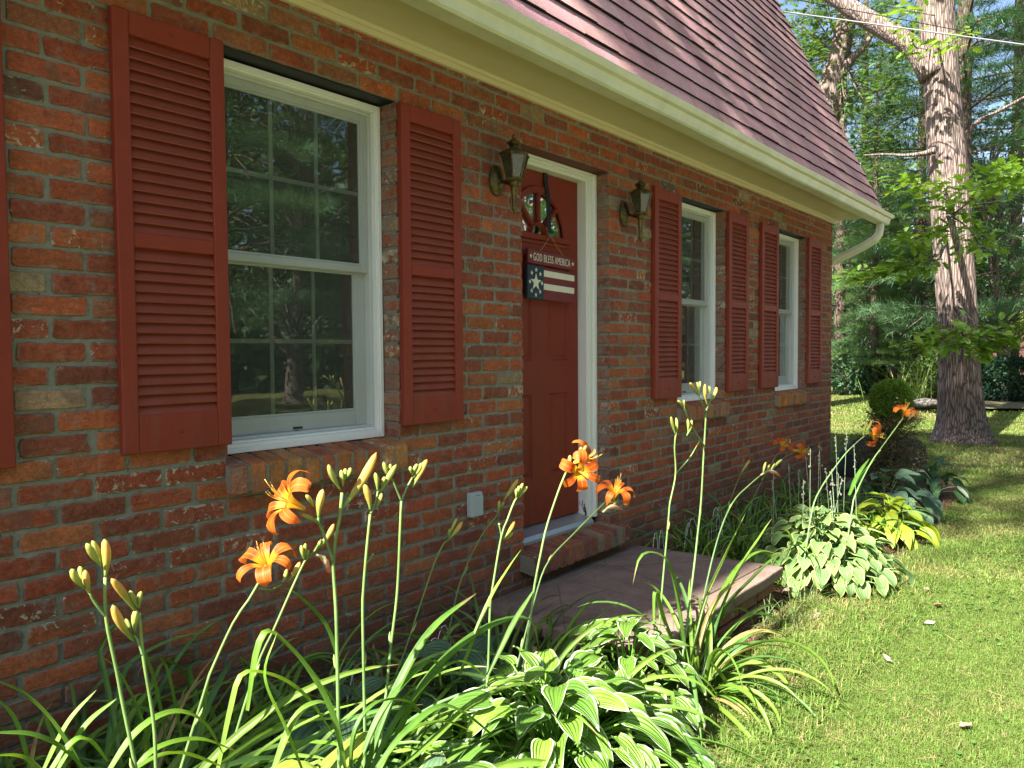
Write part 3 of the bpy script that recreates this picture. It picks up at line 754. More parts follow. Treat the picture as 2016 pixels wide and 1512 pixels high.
ob = empty("outlet_box", (2.603, 0, .686)); tag(ob, "small grey weatherproof electrical box low on the brick wall", "outlet box")
b = MB(); bbox(b, -.040, .040, -.030, .003, -.056, .056, .005); b.build("housing", M_GREY, ob)
b = MB(); bbox(b, -.036, .036, -.037, -.0295, -.053, .040, .004); bbox(b, -.010, .010, -.036, -.0295, .043, .052, .002); b.build("cover", M_GREY, ob)

def star(cx, cz, r, rot=math.pi / 2, k=.40):
    return [(cx + (r if i % 2 == 0 else r * k) * math.cos(rot + i * math.pi / 5), cz + (r if i % 2 == 0 else r * k) * math.sin(rot + i * math.pi / 5)) for i in range(10)]
def make_sign():
    s = empty("door_sign", (3.381, .118, 1.80)); s.rotation_euler = (0, math.radians(1.6), 0)
    tag(s, "hanging wooden sign with star flag and the words GOD BLESS AMERICA on the red door", "sign")
    w = .212
    b = MB(); bbox(b, -w, w, -.008, .008, .044, .116, .002); b.build("name_board", M_BOARD, s)
    f = MB()
    bbox(f, -w - .004, w, -.008, .008, -.140, .031, .002); f.build("flag_board", M_BOARD, s)
    c = MB(); bbox(c, -w - .005, -w + .137, -.0105, .0085, -.142, .033, .002); c.build("star_field", M_NAVY, s)
    st = MB()
    for z in (-.034, -.104):
        st = MB(); bbox(st, -w + .138, w - .001, -.0098, -.007, z - .0165 + .034, z + .0165 + .034, .001); st.build("stripe", M_IVORY, s)
    q = MB(); cx, cz = -w + .066, -.0545
    poly_prism(q, star(cx, cz, .047), -.0125, -.010)
    for k in range(8):
        a = math.pi / 2 + k * math.pi / 4; poly_prism(q, star(cx + .052 * math.cos(a), cz + .066 * math.sin(a), .0125), -.0125, -.010)
    q.build("stars", M_IVORY, s)
    for sx in (-w + .022, w - .018): q = MB(); poly_prism(q, star(sx, .080, .0125), -.0105, -.0075); q.build("board_star", M_IVORY, s)
    cu = bpy.data.curves.new("lettering", 'FONT'); cu.body = "GOD BLESS AMERICA"; cu.size = .050; cu.align_x = 'CENTER'; cu.align_y = 'CENTER'; cu.extrude = .001; cu.space_character = 1.12; cu.offset = -.0004
    to = bpy.data.objects.new("lettering", cu); COL.objects.link(to); bpy.context.view_layer.update()
    me = bpy.data.meshes.new_from_object(to.evaluated_get(bpy.context.evaluated_depsgraph_get())); bpy.data.objects.remove(to)
    co = np.zeros(len(me.vertices) * 3); me.vertices.foreach_get("co", co); co = co.reshape(-1, 3)
    wd = co[:, 0].max() - co[:, 0].min(); hh = co[:, 1].max() - co[:, 1].min()
    # narrow slab-like capitals: squeeze to the board
    V = np.stack([(co[:, 0] - (co[:, 0].max() + co[:, 0].min()) / 2) * (.335 / wd), -.0092 - co[:, 2] * .9, .080 + (co[:, 1] - (co[:, 1].max() + co[:, 1].min()) / 2) * (.040 / hh)], 1)
    me.vertices.foreach_set("co", V.ravel()); me.materials.clear(); me.materials.append(M_IVORY)
    lo = bpy.data.objects.new("lettering", me); COL.objects.link(lo); lo.parent = s
    h = MB()
    for x in (-.115, .125): h = MB(); tube(h, [(x, 0, .046), (x, -.001, .037), (x, 0, .029)], .0022, 6); h.build("link", M_STEEL, s)
    h = MB(); tube(h, spline([(-.10, -.002, .114), (-.05, .002, .162), (-.002, .004, .212)], 8), .0022, 6); tube(h, spline([(-.002, .004, .212), (.055, .002, .160), (.113, -.002, .112)], 8), .0022, 6); h.build("cord", M_CORD, s)
make_sign()
hk = MB()
P = [(3.372, .168, 2.352), (3.372, .143, 2.352), (3.372, .141, 2.30), (3.372, .128, 2.24), (3.372, .120, 2.05), (3.372, .108, 2.02), (3.372, .106, 2.035)]
for a, b in zip(P[:-1], P[1:]):
    V = [(x, p[1] + d, p[2]) for x in (3.354, 3.390) for p in (a, b) for d in (0, .0025)]; hk.add(V, BOXF)
tag(hk.build("wreath_hanger", M_STEEL), "dark metal hanger hooked over the top of the red door", "door hanger")

# ---------------------------------------------------------------- ground
def m_lawn():
    t = NT("lawn_soil_and_thatch"); oc = t.coord(); n = t.noise(1.3, 6, .62, oc); n2 = t.noise(28, 5, .7, oc); n3 = t.noise(120, 3, .7, oc)
    c = t.mix(n2, (.075, .10, .022), (.165, .165, .055)); c = t.mix(t.ramp(n, [(.45, 0), (.7, .7)]), c, (.21, .18, .085))
    c = t.mix(t.ramp(n3, [(.3, .5), (.45, 0)]), c, (.05, .045, .02))
    return t.fin(c, .95, t.bump(t.math('ADD', n3, n2), .8, .03), .1)
def m_mulch():
    t = NT("mulch"); oc = t.coord(); v = t.n('TexVoronoi'); t.l(t.mapping(oc, (60, 130, 80), rot=(0, 0, .6)), v.inputs[0]); v.inputs['Scale'].default_value = 1
    n = t.noise(3, 4, .6, oc); cs = t.sep(v.outputs['Color'])[0]
    c = t.mix(cs, (.055, .03, .02), (.21, .105, .07)); c = t.mix(t.ramp(n, [(.4, 0), (.7, .6)]), c, (.06, .045, .03))
    return t.fin(c, .95, t.bump(t.math('SUBTRACT', cs, v.outputs['Distance']), .9, .02), .1)
M_LAWN = m_lawn(); M_MULCH = m_mulch()
def gz(x, y):
    """height of the lawn: level near the house, gently waved farther off"""
    x = np.asarray(x, float); y = np.asarray(y, float)
    return np.clip((x - 6) / 30, 0, 1) * (.10 * np.sin(x * .23 + y * .11) - .06 * np.cos(y * .3 + x * .05)) - .02 * np.clip((x - 9) / 5, 0, 1)
g = MB()
xs = np.concatenate([[-300, -120, -50, -25], np.linspace(-15, 60, 151), [80, 120, 200, 400]]); ys = np.concatenate([[-300, -120, -60, -35], np.linspace(-25, 40, 131), [60, 120, 300]])
X, Y = np.meshgrid(xs, ys, indexing='ij'); ny = len(ys)
ii = np.arange(len(xs) - 1)[:, None] * ny + np.arange(ny - 1)[None]
g.add(np.stack([X, Y, gz(X, Y)], -1).reshape(-1, 3), np.stack([ii, ii + ny, ii + ny + 1, ii + 1], -1).reshape(-1, 4))
tag(g.build("lawn", M_LAWN, None, True), kind="structure")
EDGE = [(-4, -1.45), (0, -1.42), (1.2, -1.38), (1.9, -1.30), (2.4, -1.16), (2.8, -1.04), (3.3, -1.05), (3.8, -.97), (4.2, -.90), (4.7, -1.0), (5.2, -1.2), (6.0, -1.22), (6.8, -1.13), (8.0, -1.12), (8.9, -.98), (9.5, -.6), (9.6, 0.05)]
def edge_y(x): return np.interp(x, [p[0] for p in EDGE], [p[1] for p in EDGE])
b = MB(); xs = np.linspace(-4, 9.6, 273); ts = np.linspace(0, 1, 30)
X = np.repeat(xs[:, None], 30, 1); ey = edge_y(xs) + .03 * hnoise(np.stack([xs, xs * 0, xs * 0], -1), 9, 2)
Y = ey[:, None] * (1 - ts[None]) + (.07 + np.clip(xs - 7.8, 0, 2)[:, None] * .35) * ts[None]
Zb = .006 + .032 * np.clip(ts[None] * 5, 0, 1) + .008 * hnoise(np.stack([X, Y, Y * 0], -1), 14, 6) * np.clip(ts[None] * 6, 0, 1) + .006 * hnoise(np.stack([X, Y, Y * 0], -1), 50, 7) * np.clip(ts[None] * 6, 0, 1)
ii = np.arange(272)[:, None] * 30 + np.arange(29)[None]
b.add(np.stack([X, Y, Zb], -1).reshape(-1, 3), np.stack([ii, ii + 30, ii + 31, ii + 1], -1).reshape(-1, 4))
tag(b.build("garden_bed", M_MULCH, None, True), kind="structure")
b = MB(); xs = np.linspace(-60, 70, 80); cy = -8.2 + 1.2 * np.sin((xs - 4) * .07)
b.add(np.concatenate([np.stack([xs, cy - 1.7, xs * 0 + .12], 1), np.stack([xs, cy + 1.7, xs * 0 + .12], 1)]), [(i, i + 1, 81 + i, 80 + i) for i in range(79)])
tag(b.build("driveway", m_plain("pale_gravel", (.42, .40, .37), .9, 0, .5, .1, 30)), kind="structure")

# ---------------------------------------------------------------- the step
def m_stone():
    t = NT("pink_grey_stone"); oc = t.coord(); n = t.noise(7, 6, .65, oc); n2 = t.noise(90, 4, .7, oc); n3 = t.noise(18, 4, .7, t.mapping(oc, (.35, 1, 1)))
    c = t.mix(t.ramp(n, [(.3, 0), (.7, 1)]), (.18, .125, .10), (.285, .20, .165)); c = t.mix(1.0, c, t.ramp(n2, [(.3, .75), (.7, 1.15)]), 'MULTIPLY')
    c = t.mix(t.ramp(n3, [(.58, 0), (.68, .6)]), c, (.16, .135, .115))
    ck = t.ramp(t.voro(1.6, t.mapping(oc, (1, 1, .2), (.3, .1, 0)), 'DISTANCE_TO_EDGE'), [(.0, 1), (.008, 0)]); y = t.sep(oc)[1]; moss = t.ramp(t.math('ADD', y, t.math('MULTIPLY', t.noise(9, 4, .6, oc), .5)), [(.52, 0), (.75, .7)])
    c = t.mix(t.math('MULTIPLY', ck, .55), c, (.06, .045, .035)); c = t.mix(moss, c, (.07, .075, .045))
    return t.fin(c, .9, t.bump(t.math('ADD', n2, n3), .5, .008), .2)
M_STONE = m_stone()
ST = empty("entry_step", (3.3, -.47, 0)); tag(ST, "low pinkish stone slab step on a brick base below the front door", "step")
s = MB(); V, F = rbox(1.47, .875, .062, .012, 14); V = V + .003 * np.stack([hnoise(V, 22, k) for k in range(3)], 1) * np.array([1, 1, .5])
V[:, 0] += np.where(V[:, 0] > 0, -V[:, 1] * .09, 0); s.add(V + np.array([0.01, 0, .194]), F); s.build("slab", M_STONE, ST, False)
s = MB()
def edgebricks(a, b, yz, axis):
    n = max(1, int(abs(b - a) / .2)); 
    for r in range(3):
        o = (r % 2) * .5
        for i in range(n):
            w = abs(b - a) / n; c = min(a, b) + (i + .5) * w
            V, F = rbox(w - .012 if axis == 0 else .09, .09 if axis == 0 else w - .012, .052, .006, 3); V = V + .001 * np.stack([hnoise(V + i, 80, k) for k in range(3)], 1)
            uv = np.zeros((len(V), 2)); uv[:, 1] = NR.random(); uv[:, 0] = .3
            s.add(V + np.array([c if axis == 0 else yz, yz if axis == 0 else c, .132 - r * .063]), F, 0, brick_col() * .8, uv)
edgebricks(-.70, .70, -.375, 0); edgebricks(-.33, .40, .66, 1)
box(s, -.68, .64, -.36, .42, -.02, .158, 1); s.build("brick_base", [M_BRICK, M_MORTAR], ST)

# ---------------------------------------------------------------- leaf materials
def m_leaf(name, rough=.5, trans=.38, vein=0, tint=(1.25, 1.15, .45), spec=.35, streak=False):
    t = NT(name); base = t.attr('col'); oc = t.coord(); uv = t.sep(t.n('UVMap').outputs[0])
    n = t.noise(18, 4, .6, oc); c = t.mix(1.0, base, t.ramp(n, [(.3, .78), (.7, 1.2)]), 'MULTIPLY'); nor = None
    if streak:
        cv = t.n('CombineXYZ'); t.l(t.math('MULTIPLY', uv[0], 24.0), cv.inputs[0]); t.l(uv[1], cv.inputs[1]); s = t.noise(1, 2, .5, cv.outputs[0])
        c = t.mix(1.0, c, t.ramp(s, [(.3, .82), (.7, 1.16)]), 'MULTIPLY'); nor = t.bump(s, .25, .003)
    t.fin(c, rough, nor, spec)
    t.translucent(t.mix(1.0, c, tint, 'MULTIPLY'), trans, nor); return t.m
def m_hosta(name, margin, mw, vein=.5, spec=.4, rough=.45, nv=20, vc=(1.28, 1.2, 1.1)):
    t = NT(name); base = t.attr('col'); uv = t.sep(t.n('UVMap').outputs[0]); oc = t.coord()
    s = t.math('ABSOLUTE', t.math('MULTIPLY_ADD', uv[0], 2.0, -1.0))
    w = t.math('SINE', t.math('MULTIPLY', s, float(nv)))
    n = t.noise(35, 3, .6, oc); n2 = t.noise(12, 3, .6, oc)
    c = t.mix(t.ramp(w, [(.0, .0), (1.0, .75)]), base, t.mix(1.0, base, vc, 'MULTIPLY'))
    c = t.mix(1.0, c, t.ramp(n2, [(.3, .8), (.7, 1.18)]), 'MULTIPLY')
    if margin is not None:
        e = t.math('ADD', t.math('MAXIMUM', s, t.math('MULTIPLY_ADD', uv[1], 1.0, -.06)), t.math('MULTIPLY_ADD', n, .34, -.17))
        m = t.ramp(e, [(1 - mw - .02, 0), (1 - mw + .02, 1)]); c = t.mix(m, c, margin)
    nor = t.bump(t.math('ADD', w, t.math('MULTIPLY', n, .3)), vein, .006)
    t.fin(c, rough, nor, spec); t.translucent(t.mix(1.0, c, (1.1, 1.1, .55), 'MULTIPLY'), .3, nor); return t.m
M_STRAP = m_leaf("daylily_leaf", .42, .40, streak=True, spec=.45)
M_STALK = m_leaf("daylily_stalk", .5, .0, tint=(1, 1, 1))
M_BUD = m_leaf("daylily_bud", .5, .25, tint=(1.1, 1, .7))
M_HVAR = m_hosta("white_edged_hosta_leaf", (.58, .65, .44), .10, vc=(1.7, 1.5, 1.25)); M_HYEL = m_hosta("yellow_edged_hosta_leaf", (.46, .50, .17), .13, .3, .3, .55)
M_HCHA = m_hosta("chartreuse_hosta_leaf", None, 0, .4); M_HBLU = m_hosta("blue_hosta_leaf", None, 0, .5, .3, .6, 26); M_HWHI = m_hosta("white_centred_leaf", (.035, .10, .03), .45, .4)
def m_petal():
    t = NT("daylily_petal"); uv = t.sep(t.n('UVMap').outputs[0]); s = t.math('ABSOLUTE', t.math('MULTIPLY_ADD', uv[0], 2.0, -1.0)); oc = t.coord()
    cv = t.n('CombineXYZ'); t.l(t.math('MULTIPLY', uv[0], 15.0), cv.inputs[0]); t.l(t.math('MULTIPLY', uv[1], 2.0), cv.inputs[1]); st = t.noise(1, 3, .6, cv.outputs[0])
    c = t.ramp(uv[1], [(.0, (.42, .50, .10)), (.12, (.70, .48, .03)), (.36, (.70, .36, .02)), (.46, (.48, .050, .007)), (.62, (.58, .098, .010)), (.8, (.63, .140, .018)), (1, (.66, .18, .035))])
    c = t.mix(t.math('MULTIPLY', t.ramp(s, [(.04, 1), (.16, 0)]), .6), c, (.70, .27, .04))
    c = t.mix(t.ramp(s, [(.78, 0), (1.0, .55)]), c, (.66, .22, .05)); c = t.mix(t.ramp(st, [(.5, 0), (.75, .4)]), c, (.64, .20, .025))
    t.fin(c, .5, t.bump(st, .3, .003), .3); t.translucent(c, .42); return t.m
M_PETAL = m_petal(); M_STAMEN = m_plain("stamen", (.75, .42, .05), .6); M_ANTHER = m_plain("anther", (.10, .04, .03), .8); M_WILT = m_leaf("wilted_petal", .6, .35, tint=(1.1, .8, .7))

# ---------------------------------------------------------------- daylilies
def strap(mb, P, w, col, fold=.28, upv=None, tw=0.0):
    """ribbon leaf along centreline P with a folded midrib"""
    P = np.asarray(P, float); n = len(P); T = np.gradient(P, axis=0); T /= np.linalg.norm(T, axis=1)[:, None] + 1e-9
    h = T.copy(); h[:, 2] = 0; hn = np.linalg.norm(h, axis=1)
    d = P[-1] - P[0]; d[2] = 0; d = d / (np.linalg.norm(d) + 1e-9)
    side = np.array([-d[1], d[0], 0]); S = np.tile(side, (n, 1)); S = S - T * (S * T).sum(1)[:, None]; S /= np.linalg.norm(S, axis=1)[:, None]
    N = np.cross(S, T); N = np.where(N[:, 2:3] < 0, N, N)
    a = np.linspace(0, tw, n)[:, None]; S2 = S * np.cos(a) + N * np.sin(a); N2 = np.cross(S2, T)
    t = np.linspace(0, 1, n); W = w * .5 * np.clip(np.minimum(.55 + t * 1.6, 1) * (1 - t ** 4) ** .8, .02, 1)[:, None]
    V = np.stack([P - S2 * W + N2 * W * -fold, P - S2 * W * .5 - N2 * W * -fold * .1, P + N2 * W * fold * .9 * 1, P + S2 * W * .5 - N2 * W * -fold * .1, P + S2 * W + N2 * W * -fold], 1)
    uv = np.stack([np.tile(np.linspace(0, 1, 5), (n, 1)), np.repeat(t[:, None], 5, 1)], -1)
    i = np.arange(n - 1)[:, None] * 5 + np.arange(4)[None]
    F = np.stack([i, i + 1, i + 6, i + 5], -1).reshape(-1, 4)
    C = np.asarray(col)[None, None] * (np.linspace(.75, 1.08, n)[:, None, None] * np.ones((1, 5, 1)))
    C = C * np.array([1, .97, 1.12, .97, 1])[None, :, None]
    if NR.random() < .45:                                            # withered tip
        k = np.clip((t - NR.uniform(.84, .95)) / .06, 0, 1)[:, None, None]; C = C * (1 - k) + np.array((.26, .19, .09)) * k
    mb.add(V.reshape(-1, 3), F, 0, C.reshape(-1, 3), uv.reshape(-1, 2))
def arch(base, az, L, e0, droop, n=16, kink=None, wob=0.0):
    P = [np.array(base, float)]; st = L / (n - 1)
    for i in range(1, n):
        t = i / (n - 1); e = e0 - droop * t ** 1.5
        if kink and t > kink: e -= 1.6
        e = max(e, -1.45); a = az + wob * t
        P.append(P[-1] + st * np.array([math.cos(e) * math.cos(a), math.cos(e) * math.sin(a), math.sin(e)]))
    P = np.array(P); P[:, 2] = np.maximum(P[:, 2], .02 + .004 * NR.random()); return P
LG = [(.14, .27, .030), (.10, .215, .030), (.185, .315, .045), (.075, .17, .04), (.12, .25, .06)]
def clump_leaves(mb, base, n, L, spread, w=.020, seed=1, az=None, azs=math.pi, e=(.9, 1.45), dr=(1.1, 2.6), dark=1.0):  # dark scales leaf colour; above one it brightens wall clumps against the shade
    rg = np.random.default_rng(seed)
    for i in range(n):
        a = rg.uniform(0, 2 * math.pi) if az is None else az + rg.normal(0, azs)
        rr = spread * math.sqrt(rg.random()); b = (base[0] + rr * math.cos(a + rg.normal(0, .5)), base[1] + rr * math.sin(a + rg.normal(0, .5)), base[2])
        if b[1] > -.05: continue
        l = L * rg.uniform(.6, 1.12); c = np.array(LG[rg.integers(len(LG))]) * rg.uniform(.8, 1.2) * dark
        if rg.random() < .04: c = np.array((.34, .27, .10))
        P = arch(b, a, l, rg.uniform(*e), rg.uniform(*dr), 16, rg.uniform(.5, .75) if rg.random() < .10 else None, rg.normal(0, .35))
        P[:, 1] = np.where(P[:, 1] > -.02, -.02 - (P[:, 1] + .02) * .2, P[:, 1])
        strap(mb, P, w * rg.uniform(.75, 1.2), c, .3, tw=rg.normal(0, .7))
def clump(base, label, leaves, blades=(), group="daylily clumps in the bed"):
    r = empty("daylily", base); tag(r, label, "daylily", group); m = MB()
    for kw in leaves:
        kw = dict(kw); off = kw.pop('off', (0, 0)); clump_leaves(m, (base[0] + off[0], base[1] + off[1], .03), **kw)
    for P, w in blades:
        strap(m, spline(P, 22), w, np.array(LG[NR.integers(3)]) * NR.uniform(1.0, 1.25), .3, tw=NR.normal(0, .35))
    for i in range(len(m.V)): m.V[i] = m.V[i] - np.array(base)
    m.build("foliage", M_STRAP, r, True); return r
def rel(o, mb):
    b = np.array(o.location)
    for i in range(len(mb.V)): mb.V[i] = mb.V[i] - b
def bud(stalk, root, p0, p1, r, tone=.5):
    """p0 base, p1 tip; tone 0 green .. 1 orange"""
    m = MB(); p0 = np.array(p0); p1 = np.array(p1); L = np.linalg.norm(p1 - p0); n = 13; t = np.linspace(0, 1, n)
    side = NR.normal(size=3); side -= (p1 - p0) * (side @ (p1 - p0)) / L ** 2; side /= np.linalg.norm(side)
    P = p0 + (p1 - p0) * t[:, None] + side * (np.sin(t * math.pi) * L * .045)[:, None]
    R = r * np.interp(t, [0, .08, .2, .45, .7, .9, .97, 1], [.28, .36, .5, .88, 1.0, .72, .38, .06])
    g = np.array((.20, .33, .06)); y = np.array((.50, .46, .12)); o = np.array((.66, .34, .075))
    top = y * (1 - tone) + o * tone if tone > .35 else g * .35 + y * .65
    C = np.array([g * (1 - k) + top * k for k in np.clip(t * 1.5 - .1, 0, 1)])
    th = np.arange(12) * 2 * math.pi / 12; nz = 1 + .10 * np.cos(th * 3)[None] * np.sin(t * math.pi)[:, None]
    tube(m, P, R, 12, 0, C, True, nz); rel(root, m); return m.build("bud", M_BUD, stalk, True)
def flower(stalk, root, c, d, s=1.0, roll=0.0, name="flower", openness=1.0):
    """c: middle of the throat mouth, d: axis the flower faces"""
    d = np.array(d, float); d /= np.linalg.norm(d); u = np.cross(d, [0, 0, 1.]); u /= np.linalg.norm(u); v = np.cross(u, d); c = np.array(c, float)
    m = MB(); rg = np.random.default_rng(int(abs(c[0]) * 1000))
    for k in range(6):
        inner = k % 2 == 0; a = roll + k * math.pi / 3 + rg.normal(0, .07); rd = math.cos(a) * u + math.sin(a) * v; sd = np.cross(d, rd)
        A = np.array([-.048, -.030, -.010, .006, .018, .024, .022, .010, -.008 + rg.normal(0, .006), -.020 + rg.normal(0, .008)]) * (1.0 if inner else .95)
        R = np.array([.003, .006, .012, .022, .037, .053, .068, .080, .085, .080]) * openness * (1 if inner else 1.03) * rg.uniform(.92, 1.08)
        n = 14; tt = np.linspace(0, 1, n); A = np.interp(tt, np.linspace(0, 1, 10), A); R = np.interp(tt, np.linspace(0, 1, 10), R)
        Wd = (.0235 if inner else .0165) * np.interp(tt, [0, .2, .45, .65, .85, .95, 1], [.25, .42, .82, 1.0, .85, .5, .06])
        ns = 9; S = np.linspace(-1, 1, ns)
        ruf = (.0035 if inner else .001) * np.sin(tt[:, None] * 17 + S[None] * 2 + rg.uniform(0, 6)) * np.abs(S[None]) ** 2 * np.clip(tt[:, None] * 2 - .6, 0, 1)
        cup = .22 * Wd[:, None] * S[None] ** 2 * np.interp(tt, [0, .5, 1], [2.2, .6, -.5])[:, None]
        V = c + s * (A[:, None, None] * d + R[:, None, None] * rd + (Wd[:, None] * S[None])[..., None] * sd + (ruf + cup)[..., None] * d - (cup * .5)[..., None] * rd * 0)
        i = np.arange(n - 1)[:, None] * ns + np.arange(ns - 1)[None]; F = np.stack([i, i + 1, i + ns + 1, i + ns], -1).reshape(-1, 4)
        uv = np.stack([np.repeat((S[None] + 1) / 2, n, 0), np.repeat(tt[:, None], ns, 1)], -1).reshape(-1, 2)
        m.add(V.reshape(-1, 3), F, 0, (1, 1, 1), uv)
    rel(root, m); f = m.build(name, M_PETAL, stalk, True)
    q = MB()
    for k in range(7):
        a = rg.uniform(0, 6.28); rr = rg.uniform(.003, .010); e = math.cos(a) * u + math.sin(a) * v
        ln = .062 if k < 6 else .080
        P = spline([c - s * d * .03, c + s * (d * .012 + e * rr * .6), c + s * (d * ln * .7 + e * rr * 1.6 + np.array([0, 0, .004])), c + s * (d * ln * .95 + e * rr * 2.2 + np.array([0, 0, .013]))], 8)
        tube(q, P, .0009 * s, 5)
        if k < 6: lathe(q, [(0, -.0035 * s), (.0016 * s, -.001 * s), (.0014 * s, .003 * s), (0, .0045 * s)], P[-1], 6, 1)
    rel(root, q); q.build("stamens", [M_STAMEN, M_ANTHER], stalk, True); return f
def wilt(stalk, root, P, r):
    m = MB(); p = spline(P, 10); tube(m, p, r * np.array([.5, .55, .6, .8, 1, 1.1, .95, .8, .9, .35]), 8, 0, np.array([(.55, .50, .25)] * 4 + [(.75, .5, .38)] * 3 + [(.72, .25, .18)] * 2 + [(.5, .1, .08)]), True, 1 + .25 * NR.normal(size=(10, 8)) * .6)
    rel(root, m); m.build("wilted_flower", M_WILT, stalk, True)
def stalk(root, paths, r0=.0036, dark=1.0):  # dark below one paints shade into the green of shaded stalks
    """paths: polylines; the first is the main scape"""
    m = MB()
    for i, P in enumerate(paths):
        if i == 0 and P[0][2] > .06:                               # carry the scape down to the ground
            a, b = np.array(P[0]), np.array(P[1]); d = (a - b) / max(b[2] * 0 + abs(a[2] - b[2]), .05); dh = d[:2] * a[2]; k = min(1, .22 / (np.linalg.norm(dh) + 1e-6))
            P = [(a[0] + dh[0] * k, a[1] + dh[1] * k, .03), (a[0] + dh[0] * k * .55, a[1] + dh[1] * k * .55, a[2] * .5)] + list(P)
        n = max(8, len(P) * 4); Q = spline(P, n); k = r0 if i == 0 else r0 * .72
        C = np.array((.135, .24, .085)) * dark * np.ones((n, 1)) + np.linspace(0, 1, n)[:, None] ** 2 * np.array((.03, .02, -.02)); C = C * (1 + .12 * np.sin(np.arange(n) * .9))[:, None]
        tube(m, Q, np.linspace(k * 1.15, k * .85, n), 8, 0, C)
        if i == 0 and n > 10:
            for f in (.35, .62):                                   # small bracts on the scape
                j = int(n * f); T = Q[j + 1] - Q[j]; T /= np.linalg.norm(T); s = NR.normal(size=3); s[2] = 0; s /= np.linalg.norm(s)
                tube(m, [Q[j] - T * .004, Q[j] + T * .008 + s * .004, Q[j] + T * .024 + s * .007, Q[j] + T * .034 + s * .007], [.003, .0042, .0028, .0004], 6, 0, (.24, .33, .10))
    rel(root, m); return m.build("flower_stalk", M_STALK, root, True)
def B(px): return px

# 1. clump at the lower left
D1 = clump((.50, -.93, 0), "daylily clump at the lower left with only closed buds on two stalks",
  [dict(n=80, L=.88, spread=.18, seed=21, off=(.0, .30), e=(.6, 1.3), w=.022), dict(n=120, L=.82, spread=.26, seed=22, off=(.28, .48), e=(.7, 1.35), dark=1.3), dict(n=40, L=.8, spread=.16, seed=23, off=(.02, .02), w=.021, e=(.8, 1.35)), dict(n=60, L=.66, spread=.2, seed=24, off=(-.05, .58), e=(.7, 1.35), w=.018)],
  [([(0.589,-0.850,0.577),(0.536,-0.850,0.707),(0.489,-0.850,0.780),(0.443,-0.850,0.823)], .021), ([(0.559,-0.950,0.626),(0.518,-0.950,0.697),(0.467,-0.950,0.747),(0.404,-0.950,0.776)], .020), ([(0.479,-0.950,0.662),(0.524,-0.950,0.709),(0.551,-0.950,0.706),(0.584,-0.950,0.651)], .020), ([(0.525,-0.850,0.606),(0.585,-0.850,0.685),(0.644,-0.850,0.718)], .015), ([(0.521,-0.800,0.590),(0.574,-0.800,0.680),(0.628,-0.800,0.727)], .015),
   ([(0.574,-0.920,0.590),(0.646,-0.920,0.669),(0.718,-0.920,0.684),(0.780,-0.920,0.642),(0.825,-0.920,0.550)], .021), ([(0.584,-0.950,0.606),(0.694,-0.950,0.623),(0.805,-0.950,0.548)], .018), ([(0.487,-0.980,0.660),(0.442,-0.980,0.729),(0.395,-0.980,0.753)], .018), ([(0.826,-0.600,0.431),(0.797,-0.600,0.563),(0.754,-0.600,0.672),(0.715,-0.600,0.719)], .018), ([(0.911,-0.500,0.388),(0.878,-0.500,0.592),(0.832,-0.500,0.707),(0.780,-0.500,0.744)], .017),
   ([(0.971,-0.550,0.379),(0.987,-0.550,0.490),(0.999,-0.550,0.581)], .026), ([(0.976,-0.450,0.358),(0.935,-0.450,0.587),(0.890,-0.450,0.614),(0.864,-0.450,0.584)], .017), ([(0.574,-0.600,0.517),(0.549,-0.600,0.634),(0.515,-0.600,0.698)], .02), ([(0.627,-0.900,0.559),(0.686,-0.900,0.612),(0.779,-0.900,0.600),(0.868,-0.900,0.536)], .020)])
s1 = stalk(D1, [[(0.609,-1.000,0.603),(0.609,-1.000,0.647),(0.589,-1.000,0.777),(0.582,-1.000,0.828),(0.566,-1.000,0.930),(0.567,-1.000,0.999)], [(0.566,-1.000,0.932),(0.556,-1.000,0.948),(0.547,-1.000,0.964),(0.541,-1.000,0.978)]])
for a, b, r, t in (((0.567,-1.000,0.999), (0.567,-1.000,1.065), .0078, .8), ((0.560,-1.000,1.020), (0.530,-1.020,1.068), .0062, .3), ((0.565,-0.990,1.023), (0.551,-0.990,1.064), .005, .1), ((0.542,-1.000,0.974), (0.535,-1.000,1.019), .0062, .55), ((0.533,-1.000,0.988), (0.510,-1.010,1.028), .0062, .3), ((0.532,-0.990,1.002), (0.534,-0.980,1.022), .0045, .05)): bud(s1, D1, a, b, r, t)
s1 = stalk(D1, [[(0.660,-0.970,0.569),(0.659,-0.970,0.615),(0.657,-0.970,0.703),(0.642,-0.970,0.825),(0.638,-0.970,0.881),(0.636,-0.970,0.913)], [(0.641,-0.970,0.833),(0.634,-0.970,0.858),(0.626,-0.970,0.875)]])
for a, b, r, t in (((0.625,-0.970,0.864), (0.586,-0.980,0.942), .0078, .65), ((0.630,-0.970,0.916), (0.585,-0.980,0.989), .0070, .55), ((0.628,-0.970,0.878), (0.631,-0.970,0.920), .0065, .25), ((0.633,-0.970,0.924), (0.621,-0.970,0.957), .0052, .1), ((0.636,-0.970,0.922), (0.641,-0.970,0.951), .005, .1), ((0.621,-0.970,0.885), (0.616,-0.960,0.905), .0035, .1)): bud(s1, D1, a, b, r, t)

